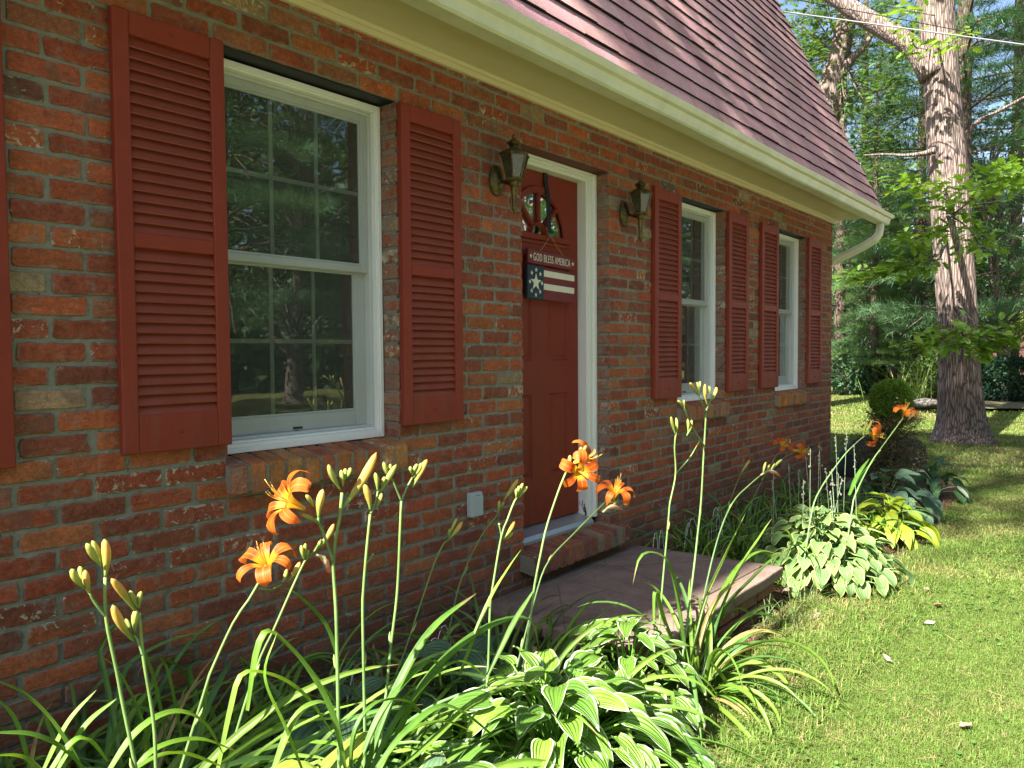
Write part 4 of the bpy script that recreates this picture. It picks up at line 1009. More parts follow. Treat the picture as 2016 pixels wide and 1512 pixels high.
# 2. big clump in front, with the two large open flowers
D2 = clump((1.16, -.86, 0), "daylily clump with the two largest open orange flowers in front of the big window",
  [dict(n=60, L=.64, spread=.12, seed=31, off=(.02, -.06), w=.024, e=(.6, 1.35)), dict(n=56, L=.64, spread=.15, seed=32, off=(.14, .16), az=.2, azs=1.1, w=.022, e=(.6, 1.3)), dict(n=90, L=.68, spread=.24, seed=33, off=(-.16, .32), w=.020, e=(.7, 1.35), dark=1.25), dict(n=40, L=.6, spread=.14, seed=34, off=(.34, -.14), w=.022, e=(.5, 1.25))],
  [([(1.138,-0.980,0.391),(1.242,-0.980,0.559),(1.366,-0.980,0.674),(1.537,-0.980,0.726)], .026), ([(1.182,-0.980,0.371),(1.345,-0.980,0.549),(1.560,-0.980,0.618),(1.764,-0.980,0.593),(1.818,-0.980,0.482)], .024), ([(1.467,-0.980,0.522),(1.583,-0.980,0.683),(1.672,-0.980,0.762),(1.733,-0.980,0.806)], .017), ([(1.557,-1.000,0.497),(1.668,-1.000,0.606),(1.739,-1.000,0.661),(1.769,-1.000,0.684)], .019), ([(0.997,-0.950,0.442),(0.948,-0.950,0.576),(0.901,-0.950,0.703),(0.934,-0.950,0.786)], .016),
   ([(0.908,-0.950,0.471),(0.974,-0.950,0.580),(1.037,-0.950,0.596),(1.100,-0.950,0.555)], .022), ([(0.953,-0.800,0.564),(0.978,-0.800,0.686),(1.008,-0.800,0.733),(1.053,-0.800,0.693),(1.138,-0.800,0.584),(1.210,-0.800,0.475)], .024), ([(0.843,-0.850,0.464),(0.882,-0.850,0.605),(0.914,-0.850,0.676),(0.991,-0.850,0.647),(1.072,-0.850,0.571),(1.151,-0.850,0.448)], .022), ([(1.127,-1.000,0.390),(1.223,-1.000,0.497),(1.344,-1.000,0.562),(1.447,-1.000,0.572),(1.557,-1.000,0.490)], .022), ([(1.116,-1.040,0.409),(1.202,-1.040,0.481),(1.338,-1.040,0.465),(1.449,-1.040,0.396)], .021), ([(1.083,-1.000,0.410),(1.100,-1.000,0.520),(1.161,-1.000,0.563),(1.257,-1.000,0.534),(1.342,-1.000,0.439)], .020), ([(1.171,-1.020,0.378),(1.322,-1.020,0.414),(1.472,-1.020,0.456),(1.642,-1.020,0.445),(1.822,-1.020,0.390)], .020),
   ([(1.101,-1.050,0.432),(1.210,-1.050,0.493),(1.346,-1.050,0.504),(1.498,-1.050,0.380),(1.560,-1.050,0.300)], .022), ([(1.285,-0.700,0.551),(1.246,-0.700,0.659),(1.168,-0.700,0.754),(1.123,-0.700,0.791)], .020), ([(1.054,-1.020,0.453),(1.016,-1.020,0.605),(0.953,-1.020,0.726),(0.882,-1.020,0.822)], .024), ([(1.106,-0.990,0.420),(1.201,-0.990,0.540),(1.354,-0.990,0.601),(1.390,-0.990,0.510)], .022)])
s1 = stalk(D2, [[(1.052,-1.000,0.418),(1.053,-1.000,0.456),(1.052,-1.000,0.767),(1.049,-1.000,0.855),(1.046,-1.000,0.920),(1.054,-1.000,0.974),(1.066,-1.000,1.019),(1.073,-1.000,1.071)], [(1.046,-1.000,0.922),(1.025,-1.000,0.980),(1.014,-1.000,1.008),(1.000,-1.000,1.024)], [(1.020,-1.000,0.995),(1.010,-1.000,1.014),(1.009,-1.000,1.027)]], .0042)
flower(s1, D2, (0.921,-1.020,1.076), (-0.832,0.287,0.476), .80, .35)
for a, b, r, t in (((1.006,-1.000,1.015), (0.959,-1.010,1.043), .0045, .2), ((1.075,-1.000,1.037), (1.174,-1.000,1.150), .0105, .85), ((1.070,-1.000,1.077), (1.037,-1.000,1.138), .0068, .25), ((1.076,-1.000,1.085), (1.071,-1.000,1.122), .0055, .1), ((1.082,-1.000,1.098), (1.091,-0.990,1.122), .005, .05), ((1.087,-1.000,1.102), (1.098,-1.000,1.124), .0048, .05), ((1.009,-1.000,1.025), (1.022,-1.000,1.086), .0085, .6), ((1.005,-0.990,1.049), (0.985,-0.990,1.078), .005, .2)): bud(s1, D2, a, b, r, t)
s1 = stalk(D2, [[(1.191,-0.920,0.384),(1.193,-0.920,0.466),(1.192,-0.920,0.742),(1.195,-0.920,0.803),(1.206,-0.920,0.894),(1.220,-0.920,0.988)], [(1.222,-0.920,0.989),(1.239,-0.920,1.019),(1.246,-0.920,1.043)], [(1.202,-0.920,0.870),(1.217,-0.920,0.879),(1.222,-0.920,0.886)]], .0038)
for a, b, r, t in (((1.221,-0.920,0.997), (1.203,-0.920,1.064), .0085, .75), ((1.240,-0.920,1.003), (1.257,-0.920,1.036), .0062, .3), ((1.244,-0.920,1.042), (1.237,-0.920,1.088), .0062, .2), ((1.249,-0.920,1.034), (1.308,-0.920,1.100), .0075, .3), ((1.256,-0.920,1.052), (1.268,-0.920,1.074), .005, .05), ((1.222,-0.920,0.884), (1.228,-0.920,0.890), .003, .05)): bud(s1, D2, a, b, r, t)
s1 = stalk(D2, [[(1.307,-0.860,0.450),(1.315,-0.860,0.490),(1.333,-0.860,0.609),(1.358,-0.860,0.747),(1.372,-0.860,0.921),(1.377,-0.860,0.990)], [(1.377,-0.860,0.990),(1.360,-0.860,1.024),(1.348,-0.860,1.050)], [(1.379,-0.860,0.991),(1.396,-0.860,1.019),(1.418,-0.860,1.046)]], .0038)
for a, b, r, t in (((1.349,-0.860,1.045), (1.317,-0.860,1.100), .0068, .35), ((1.341,-0.860,1.070), (1.340,-0.860,1.092), .0045, .05), ((1.418,-0.860,1.019), (1.474,-0.860,1.089), .0085, .8), ((1.422,-0.860,1.046), (1.453,-0.860,1.082), .006, .3), ((1.418,-0.860,1.053), (1.438,-0.860,1.081), .0055, .1), ((1.415,-0.860,1.058), (1.411,-0.860,1.077), .0048, .05)): bud(s1, D2, a, b, r, t)
s1 = stalk(D2, [[(0.857,-0.780,0.628),(0.879,-0.780,0.680),(0.934,-0.780,0.771),(0.974,-0.780,0.813),(0.994,-0.780,0.838),(1.008,-0.780,0.857)], [(0.998,-0.780,0.833),(1.034,-0.780,0.822),(1.064,-0.780,0.827)]], .0034, .8)
flower(s1, D2, (0.995,-0.820,0.901), (-0.435,-0.208,0.876), .76, .1)
for a, b, r, t in (((1.064,-0.780,0.831), (1.077,-0.780,0.861), .005, .2), ((1.078,-0.780,0.830), (1.115,-0.780,0.870), .0066, .5), ((1.003,-0.790,0.860), (0.999,-0.810,0.893), .0045, .2)): bud(s1, D2, a, b, r, t)
s1 = stalk(D2, [[(1.007,-0.740,0.612),(1.065,-0.740,0.709),(1.157,-0.740,0.856),(1.192,-0.740,0.878),(1.209,-0.740,0.901)]], .0034, .8)
for a, b, r, t in (((1.156,-0.740,0.860), (1.147,-0.740,0.899), .0055, .15), ((1.160,-0.740,0.864), (1.160,-0.740,0.901), .0055, .15), ((1.163,-0.740,0.861), (1.170,-0.740,0.883), .0045, .1), ((1.198,-0.740,0.877), (1.206,-0.740,0.899), .005, .15), ((1.211,-0.740,0.883), (1.250,-0.740,0.935), .007, .55), ((1.203,-0.740,0.881), (1.221,-0.740,0.904), .0045, .1)): bud(s1, D2, a, b, r, t)
wilt(s1, D2, [(1.190,-0.740,0.866),(1.210,-0.740,0.856),(1.221,-0.740,0.841),(1.229,-0.740,0.823),(1.233,-0.740,0.806)], .0075)

# 3. clump by the wall at the left of the step: partly in shade
D3 = clump((2.05, -.70, 0), "daylily clump left of the stone step, its orange flower before the red door",
  [dict(n=70, L=.66, spread=.20, seed=41, dark=.95, e=(.6, 1.35)), dict(n=50, L=.52, spread=.22, seed=42, off=(.25, .25), dark=.9), dict(n=46, L=.64, spread=.14, seed=43, off=(.0, -.18), w=.022, e=(.5, 1.3)), dict(n=24, L=.5, spread=.12, seed=44, off=(.32, -.12), w=.02, e=(.5, 1.2))], [])
s1 = stalk(D3, [[(1.739,-0.840,0.394),(1.745,-0.840,0.453),(1.754,-0.840,0.602),(1.769,-0.840,0.669),(1.810,-0.840,0.809),(1.840,-0.840,0.856),(1.871,-0.840,0.903),(1.894,-0.840,0.924)], [(1.836,-0.820,0.795),(1.827,-0.820,0.829),(1.822,-0.820,0.846)]], .0036)
for a, b, r, t in (((1.894,-0.840,0.920), (1.921,-0.840,0.961), .006, .3), ((1.899,-0.840,0.916), (1.944,-0.840,0.946), .006, .25), ((1.889,-0.840,0.924), (1.900,-0.840,0.955), .0055, .1), ((1.884,-0.840,0.919), (1.884,-0.840,0.948), .005, .05), ((1.817,-0.840,0.798), (1.875,-0.840,0.847), .0075, .7), ((1.822,-0.840,0.797), (1.867,-0.840,0.813), .0066, .2), ((1.812,-0.830,0.842), (1.812,-0.830,0.847), .004, .1)): bud(s1, D3, a, b, r, t)
s1 = stalk(D3, [[(1.679,-0.520,0.380),(1.713,-0.520,0.440),(1.852,-0.520,0.693),(1.908,-0.520,0.733)]], .0032, .75)
for a, b, r, t in (((1.908,-0.520,0.733), (1.976,-0.520,0.784), .008, .7), ((1.908,-0.520,0.740), (1.950,-0.520,0.802), .006, .3), ((1.903,-0.520,0.747), (1.913,-0.520,0.771), .005, .1)): bud(s1, D3, a, b, r, t)
s1 = stalk(D3, [[(1.954,-0.460,0.352),(2.023,-0.460,0.538),(2.136,-0.460,0.684),(2.241,-0.460,0.759),(2.281,-0.460,0.806)]], .0032, .7)
for a, b, r, t in (((2.278,-0.460,0.808), (2.367,-0.460,0.878), .009, .5), ((2.244,-0.460,0.762), (2.250,-0.460,0.810), .007, .2), ((2.259,-0.460,0.779), (2.278,-0.460,0.800), .006, .1)): bud(s1, D3, a, b, r, t)
s1 = stalk(D3, [[(1.905,-0.880,0.546),(1.924,-0.880,0.631),(1.960,-0.880,0.734),(1.994,-0.880,0.817),(2.066,-0.880,0.931),(2.113,-0.880,0.989)]], .0038)
flower(s1, D3, (2.153,-0.900,0.975), (-0.588,-0.806,-0.065), .84, .5); flower(s1, D3, (2.241,-0.860,1.002), (0.297,-0.906,0.303), .85, .2)
for a, b, r, t in (((2.119,-0.880,0.991), (2.125,-0.880,1.032), .007, .4), ((2.201,-0.870,1.026), (2.239,-0.870,1.053), .006, .3), ((2.195,-0.870,1.031), (2.210,-0.870,1.050), .005, .1)): bud(s1, D3, a, b, r, t)
s1 = stalk(D3, [[(2.099,-0.740,0.500),(2.183,-0.740,0.628),(2.350,-0.740,0.703),(2.488,-0.740,0.757),(2.572,-0.740,0.789)]], .0032, .75)
flower(s1, D3, (2.608,-0.760,0.824), (-0.156,-0.345,0.926), .88, .3)
for a, b, r, t in (((2.576,-0.740,0.782), (2.644,-0.750,0.783), .0045, .2), ((2.598,-0.750,0.760), (2.648,-0.750,0.785), .006, .3)): bud(s1, D3, a, b, r, t)
wilt(s1, D3, [(2.534,-0.750,0.754),(2.575,-0.750,0.764),(2.613,-0.750,0.764),(2.644,-0.750,0.753),(2.683,-0.750,0.740)], .008)

# 4. lit arching clump at the front edge of the step
D4 = clump((2.80, -1.02, 0), "arching pale green daylily clump leaning over the front of the stone step",
  [dict(n=24, L=.62, spread=.09, seed=51, w=.021, e=(.8, 1.4), dark=1.15), dict(n=26, L=.46, spread=.12, seed=52, az=-1.3, azs=.8, w=.021, e=(.3, .9), dark=1.15), dict(n=14, L=.55, spread=.08, seed=53, az=.2, azs=.6, w=.020, dark=1.15)],
  [([(2.764,-1.000,0.093),(2.656,-1.000,0.467),(2.574,-1.000,0.602),(2.458,-1.000,0.651),(2.378,-1.000,0.644),(2.335,-1.000,0.563)], .019), ([(2.902,-1.000,0.047),(3.074,-1.000,0.254),(3.406,-1.000,0.330),(3.725,-1.000,0.369),(3.941,-1.000,0.316)], .021), ([(2.787,-1.000,0.147),(2.924,-1.000,0.358),(3.124,-1.000,0.507),(3.332,-1.000,0.649)], .018), ([(2.874,-0.980,0.072),(3.017,-0.980,0.266),(3.280,-0.980,0.402),(3.579,-0.980,0.421),(3.924,-0.980,0.311)], .02),
   ([(2.931,-1.020,0.064),(3.188,-1.020,0.183),(3.608,-1.020,0.163),(3.745,-1.020,0.064)], .018), ([(2.702,-1.020,0.139),(2.537,-1.020,0.366),(2.459,-1.020,0.509),(2.452,-1.020,0.334)], .020), ([(2.801,-1.080,0.102),(3.047,-1.080,0.106),(3.328,-1.080,-0.028),(3.485,-1.080,-0.151)], .018), ([(2.691,-1.120,0.208),(2.806,-1.120,0.111),(2.954,-1.120,-0.044),(2.939,-1.120,-0.080)], .02), ([(2.879,-1.000,0.076),(3.179,-1.000,0.361),(3.526,-1.000,0.520),(3.655,-1.000,0.570)], .016)])
sb = MB(); strap(sb, spline([(2.860,-1.053,0.100), (2.890,-1.209,0.100), (2.973,-1.309,0.060), (3.086,-1.381,0.020), (3.145,-1.411,0.012), (3.322,-1.453,0.030)], 26), .021, (.12, .235, .04), .3); rel(D4, sb); sb.build("fallen_leaf_blade", M_STRAP, D4, True)
s1 = stalk(D4, [[(2.572,-0.980,0.386),(2.588,-0.980,0.491),(2.640,-0.980,0.758),(2.648,-0.980,0.799),(2.694,-0.980,0.903),(2.685,-0.980,1.011),(2.698,-0.980,1.065)], [(2.698,-0.980,0.907),(2.802,-0.980,0.948),(2.907,-0.980,1.014)]], .0036)
for a, b, r, t in (((2.694,-0.980,1.057), (2.656,-0.980,1.131), .0065, .2), ((2.702,-0.980,1.061), (2.698,-0.980,1.124), .006, .15), ((2.788,-0.980,1.045), (2.833,-0.980,1.106), .0068, .25), ((2.797,-0.980,1.060), (2.797,-0.980,1.113), .006, .1)): bud(s1, D4, a, b, r, t)
s1 = stalk(D4, [[(2.751,-1.000,0.301),(2.812,-1.000,0.510),(2.843,-1.000,0.633),(2.875,-1.000,0.766),(2.898,-1.000,0.950),(2.916,-1.000,1.093),(2.925,-1.000,1.144)], [(2.920,-1.000,1.130),(2.887,-1.000,1.167),(2.864,-1.000,1.199)], [(2.925,-1.000,1.138),(2.958,-1.000,1.174),(2.977,-1.000,1.202)], [(2.911,-1.000,0.990),(2.792,-1.000,1.086),(2.722,-1.000,1.163)]], .0040)
for a, b, r, t in (((2.868,-1.000,1.193), (2.774,-1.000,1.257), .0075, .4), ((2.864,-1.000,1.207), (2.836,-1.000,1.257), .006, .15), ((2.859,-1.000,1.220), (2.863,-1.000,1.260), .005, .05), ((2.934,-1.000,1.158), (2.910,-1.000,1.247), .0075, .8), ((2.958,-1.000,1.199), (2.948,-1.000,1.237), .0055, .1), ((2.968,-1.000,1.177), (3.021,-1.000,1.230), .0075, .4), ((2.722,-1.000,1.161), (2.671,-1.000,1.193), .0055, .1), ((2.730,-1.000,1.162), (2.722,-1.000,1.192), .005, .05)): bud(s1, D4, a, b, r, t)

# 5. shaded strip by the wall beyond the step
D5 = clump((4.9, -.40, 0), "dark shaded daylily clump against the wall beyond the stone step",
  [dict(n=140, L=.6, spread=.45, seed=61, w=.015, e=(.8, 1.45), dark=1.2), dict(n=60, L=.5, spread=.3, seed=62, off=(-.45, .12), w=.015), dict(n=60, L=.5, spread=.3, seed=64, off=(.8, .10), w=.015)], [])
s1 = stalk(D5, [[(3.435,-0.800,0.410),(3.550,-0.800,0.547),(3.684,-0.800,0.634),(3.865,-0.800,0.681),(4.017,-0.800,0.712)]], .0038)
for a, b, r, t in (((4.053,-0.800,0.713), (4.095,-0.800,0.777), .007, .35), ((4.089,-0.800,0.714), (4.147,-0.800,0.757), .0055, .2), ((4.148,-0.800,0.712), (4.231,-0.800,0.753), .006, .2), ((4.186,-0.800,0.719), (4.341,-0.800,0.761), .0075, .35)): bud(s1, D5, a, b, r, t)
wilt(s1, D5, [(4.024,-0.800,0.714),(4.126,-0.800,0.724),(4.186,-0.800,0.713),(4.247,-0.800,0.694),(4.303,-0.800,0.673)], .009)
s1 = stalk(D5, [[(4.494,-0.400,0.379),(4.624,-0.400,0.519),(4.727,-0.400,0.603)]], .0034, .7); bud(s1, D5, (4.703,-0.400,0.590), (4.867,-0.400,0.672), .009, .5)
s1 = stalk(D5, [[(4.896,-0.400,0.380),(5.254,-0.400,0.608),(5.399,-0.400,0.663)], [(4.767,-0.550,0.612),(5.081,-0.550,0.674),(5.274,-0.550,0.688)]], .0034, .7)
flower(s1, D5, (5.403,-0.420,0.711), (-0.253,-0.494,0.832), .95, .2); flower(s1, D5, (5.179,-0.620,0.710), (0.097,-0.995,0.016), .95, .7)
bud(s1, D5, (5.515,-0.420,0.671), (5.555,-0.420,0.744), .008, .5)

# 6. far clump near the corner, two open flowers leaning out over the lawn
D6 = clump((5.75, -.72, 0), "daylily clump behind the hostas near the house corner with two flowers leaning outward",
  [dict(n=40, L=.55, spread=.22, seed=71, w=.018), dict(n=26, L=.5, spread=.15, seed=72, off=(.35, -.1), w=.018), dict(n=60, L=.55, spread=.4, seed=73, off=(.6, .38), w=.016)],
  [([(4.934,-1.000,0.492),(5.127,-1.000,0.592),(5.384,-1.000,0.670)], .03), ([(5.132,-1.000,0.462),(5.243,-1.000,0.577),(5.535,-1.000,0.653)], .026)])
s1 = stalk(D6, [[(4.502,-0.920,0.473),(4.645,-0.920,0.565),(4.865,-0.920,0.643),(5.135,-0.920,0.721),(5.396,-0.920,0.771),(5.578,-0.920,0.796)]], .0042)
flower(s1, D6, (5.731,-0.940,0.790), (0.065,-0.964,-0.258), 1.05, .4); 
for a, b, r, t in (((5.590,-0.920,0.805), (5.741,-0.920,0.888), .009, .5), ((5.540,-0.920,0.799), (5.676,-0.910,0.885), .007, .3)): bud(s1, D6, a, b, r, t)
s1 = stalk(D6, [[(4.708,-1.080,0.459),(4.778,-1.080,0.536),(5.104,-1.080,0.679),(5.471,-1.080,0.781),(5.927,-1.080,0.900)]], .0042)
flower(s1, D6, (5.985,-1.080,0.947), (-0.181,-0.290,0.940), .95, .1); bud(s1, D6, (6.051,-1.080,0.866), (6.340,-1.080,0.909), .007, .6)

# 7. loose leaves of a clump in deep shade along the wall
clump((1.35, -.30, 0), "dark daylily leaves in shade against the wall under the big window",
  [dict(n=150, L=.66, spread=.26, seed=85, off=(-.62, .02), w=.019, dark=1.45, e=(.6, 1.4)), dict(n=110, L=.60, spread=.36, seed=81, w=.018, dark=1.4), dict(n=70, L=.5, spread=.3, seed=82, off=(-.55, -.05), w=.017, dark=1.4), dict(n=26, L=.45, spread=.2, seed=83, off=(.5, .02), w=.017, dark=1.4)], [])  # leaf green raised to make up for the deep shade here

# ---------------------------------------------------------------- hostas
def hosta_leaf(mb, base, az, pet, lift, L, Wd, e0, droop, col, rg, roll=0.0):
    b = np.array(base); hd = np.array([math.cos(az), math.sin(az), 0]); a = b + hd * pet * .85 + np.array([0, 0, lift])
    P = spline([b, b + hd * pet * .35 + np.array([0, 0, lift * .68]), a], 7)
    tube(mb, P, np.linspace(.0038, .0028, 7), 5, 1, np.asarray(col) * 1.15, False)
    nt, ns = 13, 11; t = np.linspace(0, 1, nt); S = np.linspace(-1, 1, ns)
    e = e0 - droop * t ** 1.15; st = L / (nt - 1)
    dx = np.concatenate([[0], np.cumsum(np.cos((e[:-1] + e[1:]) / 2) * st)]); dz = np.concatenate([[0], np.cumsum(np.sin((e[:-1] + e[1:]) / 2) * st)])
    C = a + dx[:, None] * hd + dz[:, None] * np.array([0, 0, 1]); T = np.cos(e)[:, None] * hd + np.sin(e)[:, None] * np.array([0, 0, 1])
    side = np.array([-hd[1], hd[0], 0]); N = np.cross(T, side)
    cr, sr = math.cos(roll), math.sin(roll); sd = side * cr + N * sr; N = N * cr - side * sr
    w = Wd * .5 * np.clip(np.sin(math.pi * np.clip(t * .97 + .03, 0, 1) ** .60) ** .72 * (1.12 - .45 * t), .01, None); w[-1] = .0005
    ph = rg.uniform(0, 6)
    z = (.30 * np.abs(S[None]) ** 1.5 * w[:, None] - .10 * w[:, None]) * np.interp(t, [0, .4, 1], [1.2, .8, .3])[:, None] + .10 * Wd * np.sin(t[:, None] * 8 + ph + S[None] * 1.2) * np.abs(S[None]) ** 2.5 * .6
    back = -np.clip(.22 - t, 0, 1)[:, None] * .5 * np.abs(S[None]) * Wd                  # heart-shaped base
    V = C[:, None] + (w[:, None] * S[None])[..., None] * sd[:, None] + z[..., None] * N[:, None] + back[..., None] * T[:, None]
    V[..., 2] = np.maximum(V[..., 2], .012)
    i = np.arange(nt - 1)[:, None] * ns + np.arange(ns - 1)[None]; F = np.stack([i, i + 1, i + ns + 1, i + ns], -1).reshape(-1, 4)
    uv = np.stack([np.repeat((S[None] + 1) / 2, nt, 0), np.repeat(t[:, None], ns, 1)], -1).reshape(-1, 2)
    mb.add(V.reshape(-1, 3), F, 0, col, uv)
def hosta(loc, label, mat, cols, n, R, H, L, asp, seed, az0=None, azs=9, group="hostas in the bed", flat=1.0):
    r = empty("hosta", loc); tag(r, label, "hosta", group); m = MB(); rg = np.random.default_rng(seed)
    for i in range(n):
        f = math.sqrt((i + .5) / n); az = i * 2.39996 + rg.normal(0, .3) if az0 is None else az0 + rg.normal(0, azs)
        l = L * rg.uniform(.72, 1.12) * (.75 + .3 * f); pet = max(.03, R * f - l * .35) * rg.uniform(.85, 1.1); lift = H * (1 - .75 * f ** 1.8) * rg.uniform(.8, 1.1)
        e0 = (.62 - 1.05 * f) * flat + rg.normal(0, .16); dr = .85 + .55 * f + rg.normal(0, .18)
        c = np.array(cols[rg.integers(len(cols))]) * rg.uniform(.85, 1.15)
        hosta_leaf(m, (rg.normal(0, .02), rg.normal(0, .02), .02), az, pet, lift, l, l * asp * rg.uniform(.88, 1.1), e0, dr, c, rg, rg.normal(0, .28))
    m.build("foliage", [mat, M_STALK], r, True); return r
hosta((1.86, -1.00, 0), "white edged striped hosta spilling onto the lawn in front of the step", M_HVAR, [(.12, .25, .035), (.15, .29, .04), (.10, .22, .035)], 190, .60, .38, .178, .54, 3)
hosta((1.48, -1.12, 0), "low white edged hosta tuft beside the big orange daylily clump", M_HVAR, [(.095, .20, .030), (.12, .24, .035)], 44, .32, .27, .175, .54, 4)
hosta((2.42, -.92, 0), "small white edged hosta at the front edge of the stone step", M_HVAR, [(.12, .23, .035), (.10, .21, .03)], 60, .34, .36, .16, .54, 5)
hosta((4.72, -.88, 0), "large grey green hosta with yellow leaf edges right of the step", M_HYEL, [(.14, .24, .08), (.125, .22, .08), (.155, .255, .085)], 300, .56, .38, .125, .76, 6)
hosta((5.95, -.98, 0), "bright chartreuse hosta behind the yellow edged one", M_HCHA, [(.27, .36, .025), (.31, .38, .03), (.23, .33, .03)], 46, .38, .30, .21, .52, 7)
hosta((6.75, -.78, 0), "blue green broad leaved hosta in front of the round topped shrub", M_HBLU, [(.12, .21, .135), (.105, .19, .125)], 34, .50, .36, .26, .68, 8)
hosta((7.9, -.92, 0), "dark leaved plant with white patches at the end of the bed", M_HWHI, [(.62, .68, .52), (.06, .14, .05), (.05, .13, .05)], 26, .36, .32, .22, .5, 9)
hosta((1.42, -.55, 0), "big blue leaved hosta in the shade of the big window", M_HBLU, [(.085, .165, .095), (.075, .15, .09)], 14, .28, .40, .26, .72, 10, flat=1.6)
hosta((1.92, -.52, 0), "upright blue leaved hosta between the daylilies near the step", M_HBLU, [(.095, .175, .10), (.085, .165, .095)], 9, .22, .38, .25, .66, 11, flat=1.6)
hosta((1.02, -.98, 0), "yellow green hosta at the bottom edge among the daylily stalks", M_HCHA, [(.28, .36, .05), (.24, .34, .05)], 30, .26, .46, .20, .54, 12)
hosta((1.32, -1.02, 0), "grey green hosta leaves under the tall bud stalks", M_HYEL, [(.15, .25, .13), (.13, .23, .12)], 14, .20, .30, .18, .6, 13)

# small feathery plant by the slab, seed stalks, little weeds
def fern(loc, label, n, R, H, col, seed):
    r = empty("feathery_plant", loc); tag(r, label, "plant"); m = MB(); rg = np.random.default_rng(seed)
    P = []; X = []
    for i in range(n):
        az = rg.uniform(0, 6.28); l = rg.uniform(.6, 1); Q = arch((rg.normal(0, .04), rg.normal(0, .04), .02), az, R * 1.3 * l, rg.uniform(.5, 1.3), rg.uniform(.6, 1.6), 12)
        tube(m, Q, .0012, 4, 0, col, False)
        for q, d in zip(Q[2:], np.diff(Q, axis=0)[1:]):
            for s in range(4): P.append(q + rg.normal(0, .004, 3)); v = d / np.linalg.norm(d) + rg.normal(0, .7, 3); X.append(v / np.linalg.norm(v))
    P = np.array(P); X = np.array(X); k = len(P)
    scatter(m, [(0, 0, 0), (.5, .16, .03), (1, 0, 0), (.5, -.16, .03)], [(0, 1, 2, 3)], P, basis(X), rg.uniform(.014, .026, k), 0, np.array(col) * rg.uniform(.7, 1.3, (k, 1)))
    m.build("foliage", M_STRAP, r); return r
fern((4.20, -.62, 0), "small bright yellow green feathery plant at the right end of the slab", 46, .26, .2, (.20, .30, .035), 5)
def seedstalks():
    r = empty("seed_stalks", (5.0, -.80, 0)); tag(r, "thin grey stalks with pale seed heads rising from the yellow edged hosta", "plant")
    for i in range(17):
        m = MB(); x, y = RNG.uniform(-.42, .42), RNG.uniform(-.22, .2); z = RNG.uniform(.55, .86); lx, ly = RNG.gauss(0, .05), RNG.gauss(0, .04)
        P = spline([(x, y, .05), (x + lx * .4, y + ly * .4, z * .5), (x + lx, y + ly, z)], 9); tube(m, P, .0019, 5, 0, (.26, .33, .20))
        for k in range(RNG.randint(4, 9)):
            q = P[-1] - (P[-1] - P[-3]) * RNG.uniform(0, .9) + np.array([RNG.gauss(0, .005), RNG.gauss(0, .005), RNG.gauss(0, .006)])
            lathe(m, [(0, -.008), (.004, -.005), (.0058, .001), (.0035, .006), (0, .008)], q, 6, 0, np.array((.17, .19, .13)) * RNG.uniform(.75, 1.1))
        m.build("seed_stalk", M_STALK, r)
seedstalks()

# ---------------------------------------------------------------- wire edging, stones, fallen leaves
def edging(x0, x1, y, label):
    r = empty("wire_edging", (x0, y, 0)); tag(r, label, "garden edging", "white wire edging along the house wall"); m = MB()
    n = int((x1 - x0) / .42)
    for i in range(2 * n):
        a = (i // 2) * .42 + (i % 2) * .055 + RNG.gauss(0, .006); q = RNG.gauss(0, .008); h = .30 + RNG.gauss(0, .012)
        P = spline([(a, q, .0), (a + .004, q, h * .55), (a + .03, q * .5, h * .9), (a + .06, 0, h), (a + .09, -q * .5, h * .9), (a + .115, -q, h * .55), (a + .12, -q, 0)], 22)
        tube(m, P, .0016, 5)
    for z in (.07, .16): tube(m, [(0, .003, z), ((x1 - x0) / 2, .004, z - .004), (x1 - x0 + .04, .003, z)], .0014, 5)
    m.build("hoops", M_WIRE, r)
edging(.62, 1.45, -.30, "white wire hoop edging by the wall at the left, half hidden by leaves")
edging(1.62, 2.5, -.24, "white wire hoop edging by the wall between the hostas and the brick door sill")
edging(4.02, 5.3, -.14, "white wire hoop edging by the wall right of the stone step")
M_ROCK = m_plain("field_stone", (.24, .175, .135), .9, 0, .6, .2, 14); M_ROCKD = m_plain("dark_stone", (.014, .020, .018), .75, 0, .5, .3, 9)
def rock(loc, sx, sy, sz, seed, mat, label, name="stone", group=None, n=8):
    V, F = rbox(1, 1, 1, .499, n); V = V * (1 + .22 * hnoise(V, 2.6, seed)[:, None] + .07 * hnoise(V, 8, seed + 1)[:, None]); m = MB(); m.add(V * np.array([sx, sy, sz]), F)
    return tag(m.build(name, mat, None, True, loc), label, name, group)
rock((4.33, -.88, .03), .19, .12, .10, 3, M_ROCK, "flat pinkish stone touching the corner of the slab", group="stones by the step")
rock((4.52, -.90, .045), .16, .12, .13, 7, M_ROCK, "brown stone half under the yellow edged hosta", group="stones by the step")
rock((4.02, -1.10, .006), .085, .065, .045, 11, M_ROCK, "small pale stone in the grass before the slab", group="stones by the step")
rock((9.15, -.10, .06), 1.15, .9, .74, 5, M_ROCKD, "large dark rounded boulder at the foot of the round topped shrub", "boulder", n=14)
M_DRY = m_leaf("dry_leaf", .8, .15, tint=(1, 1, 1))
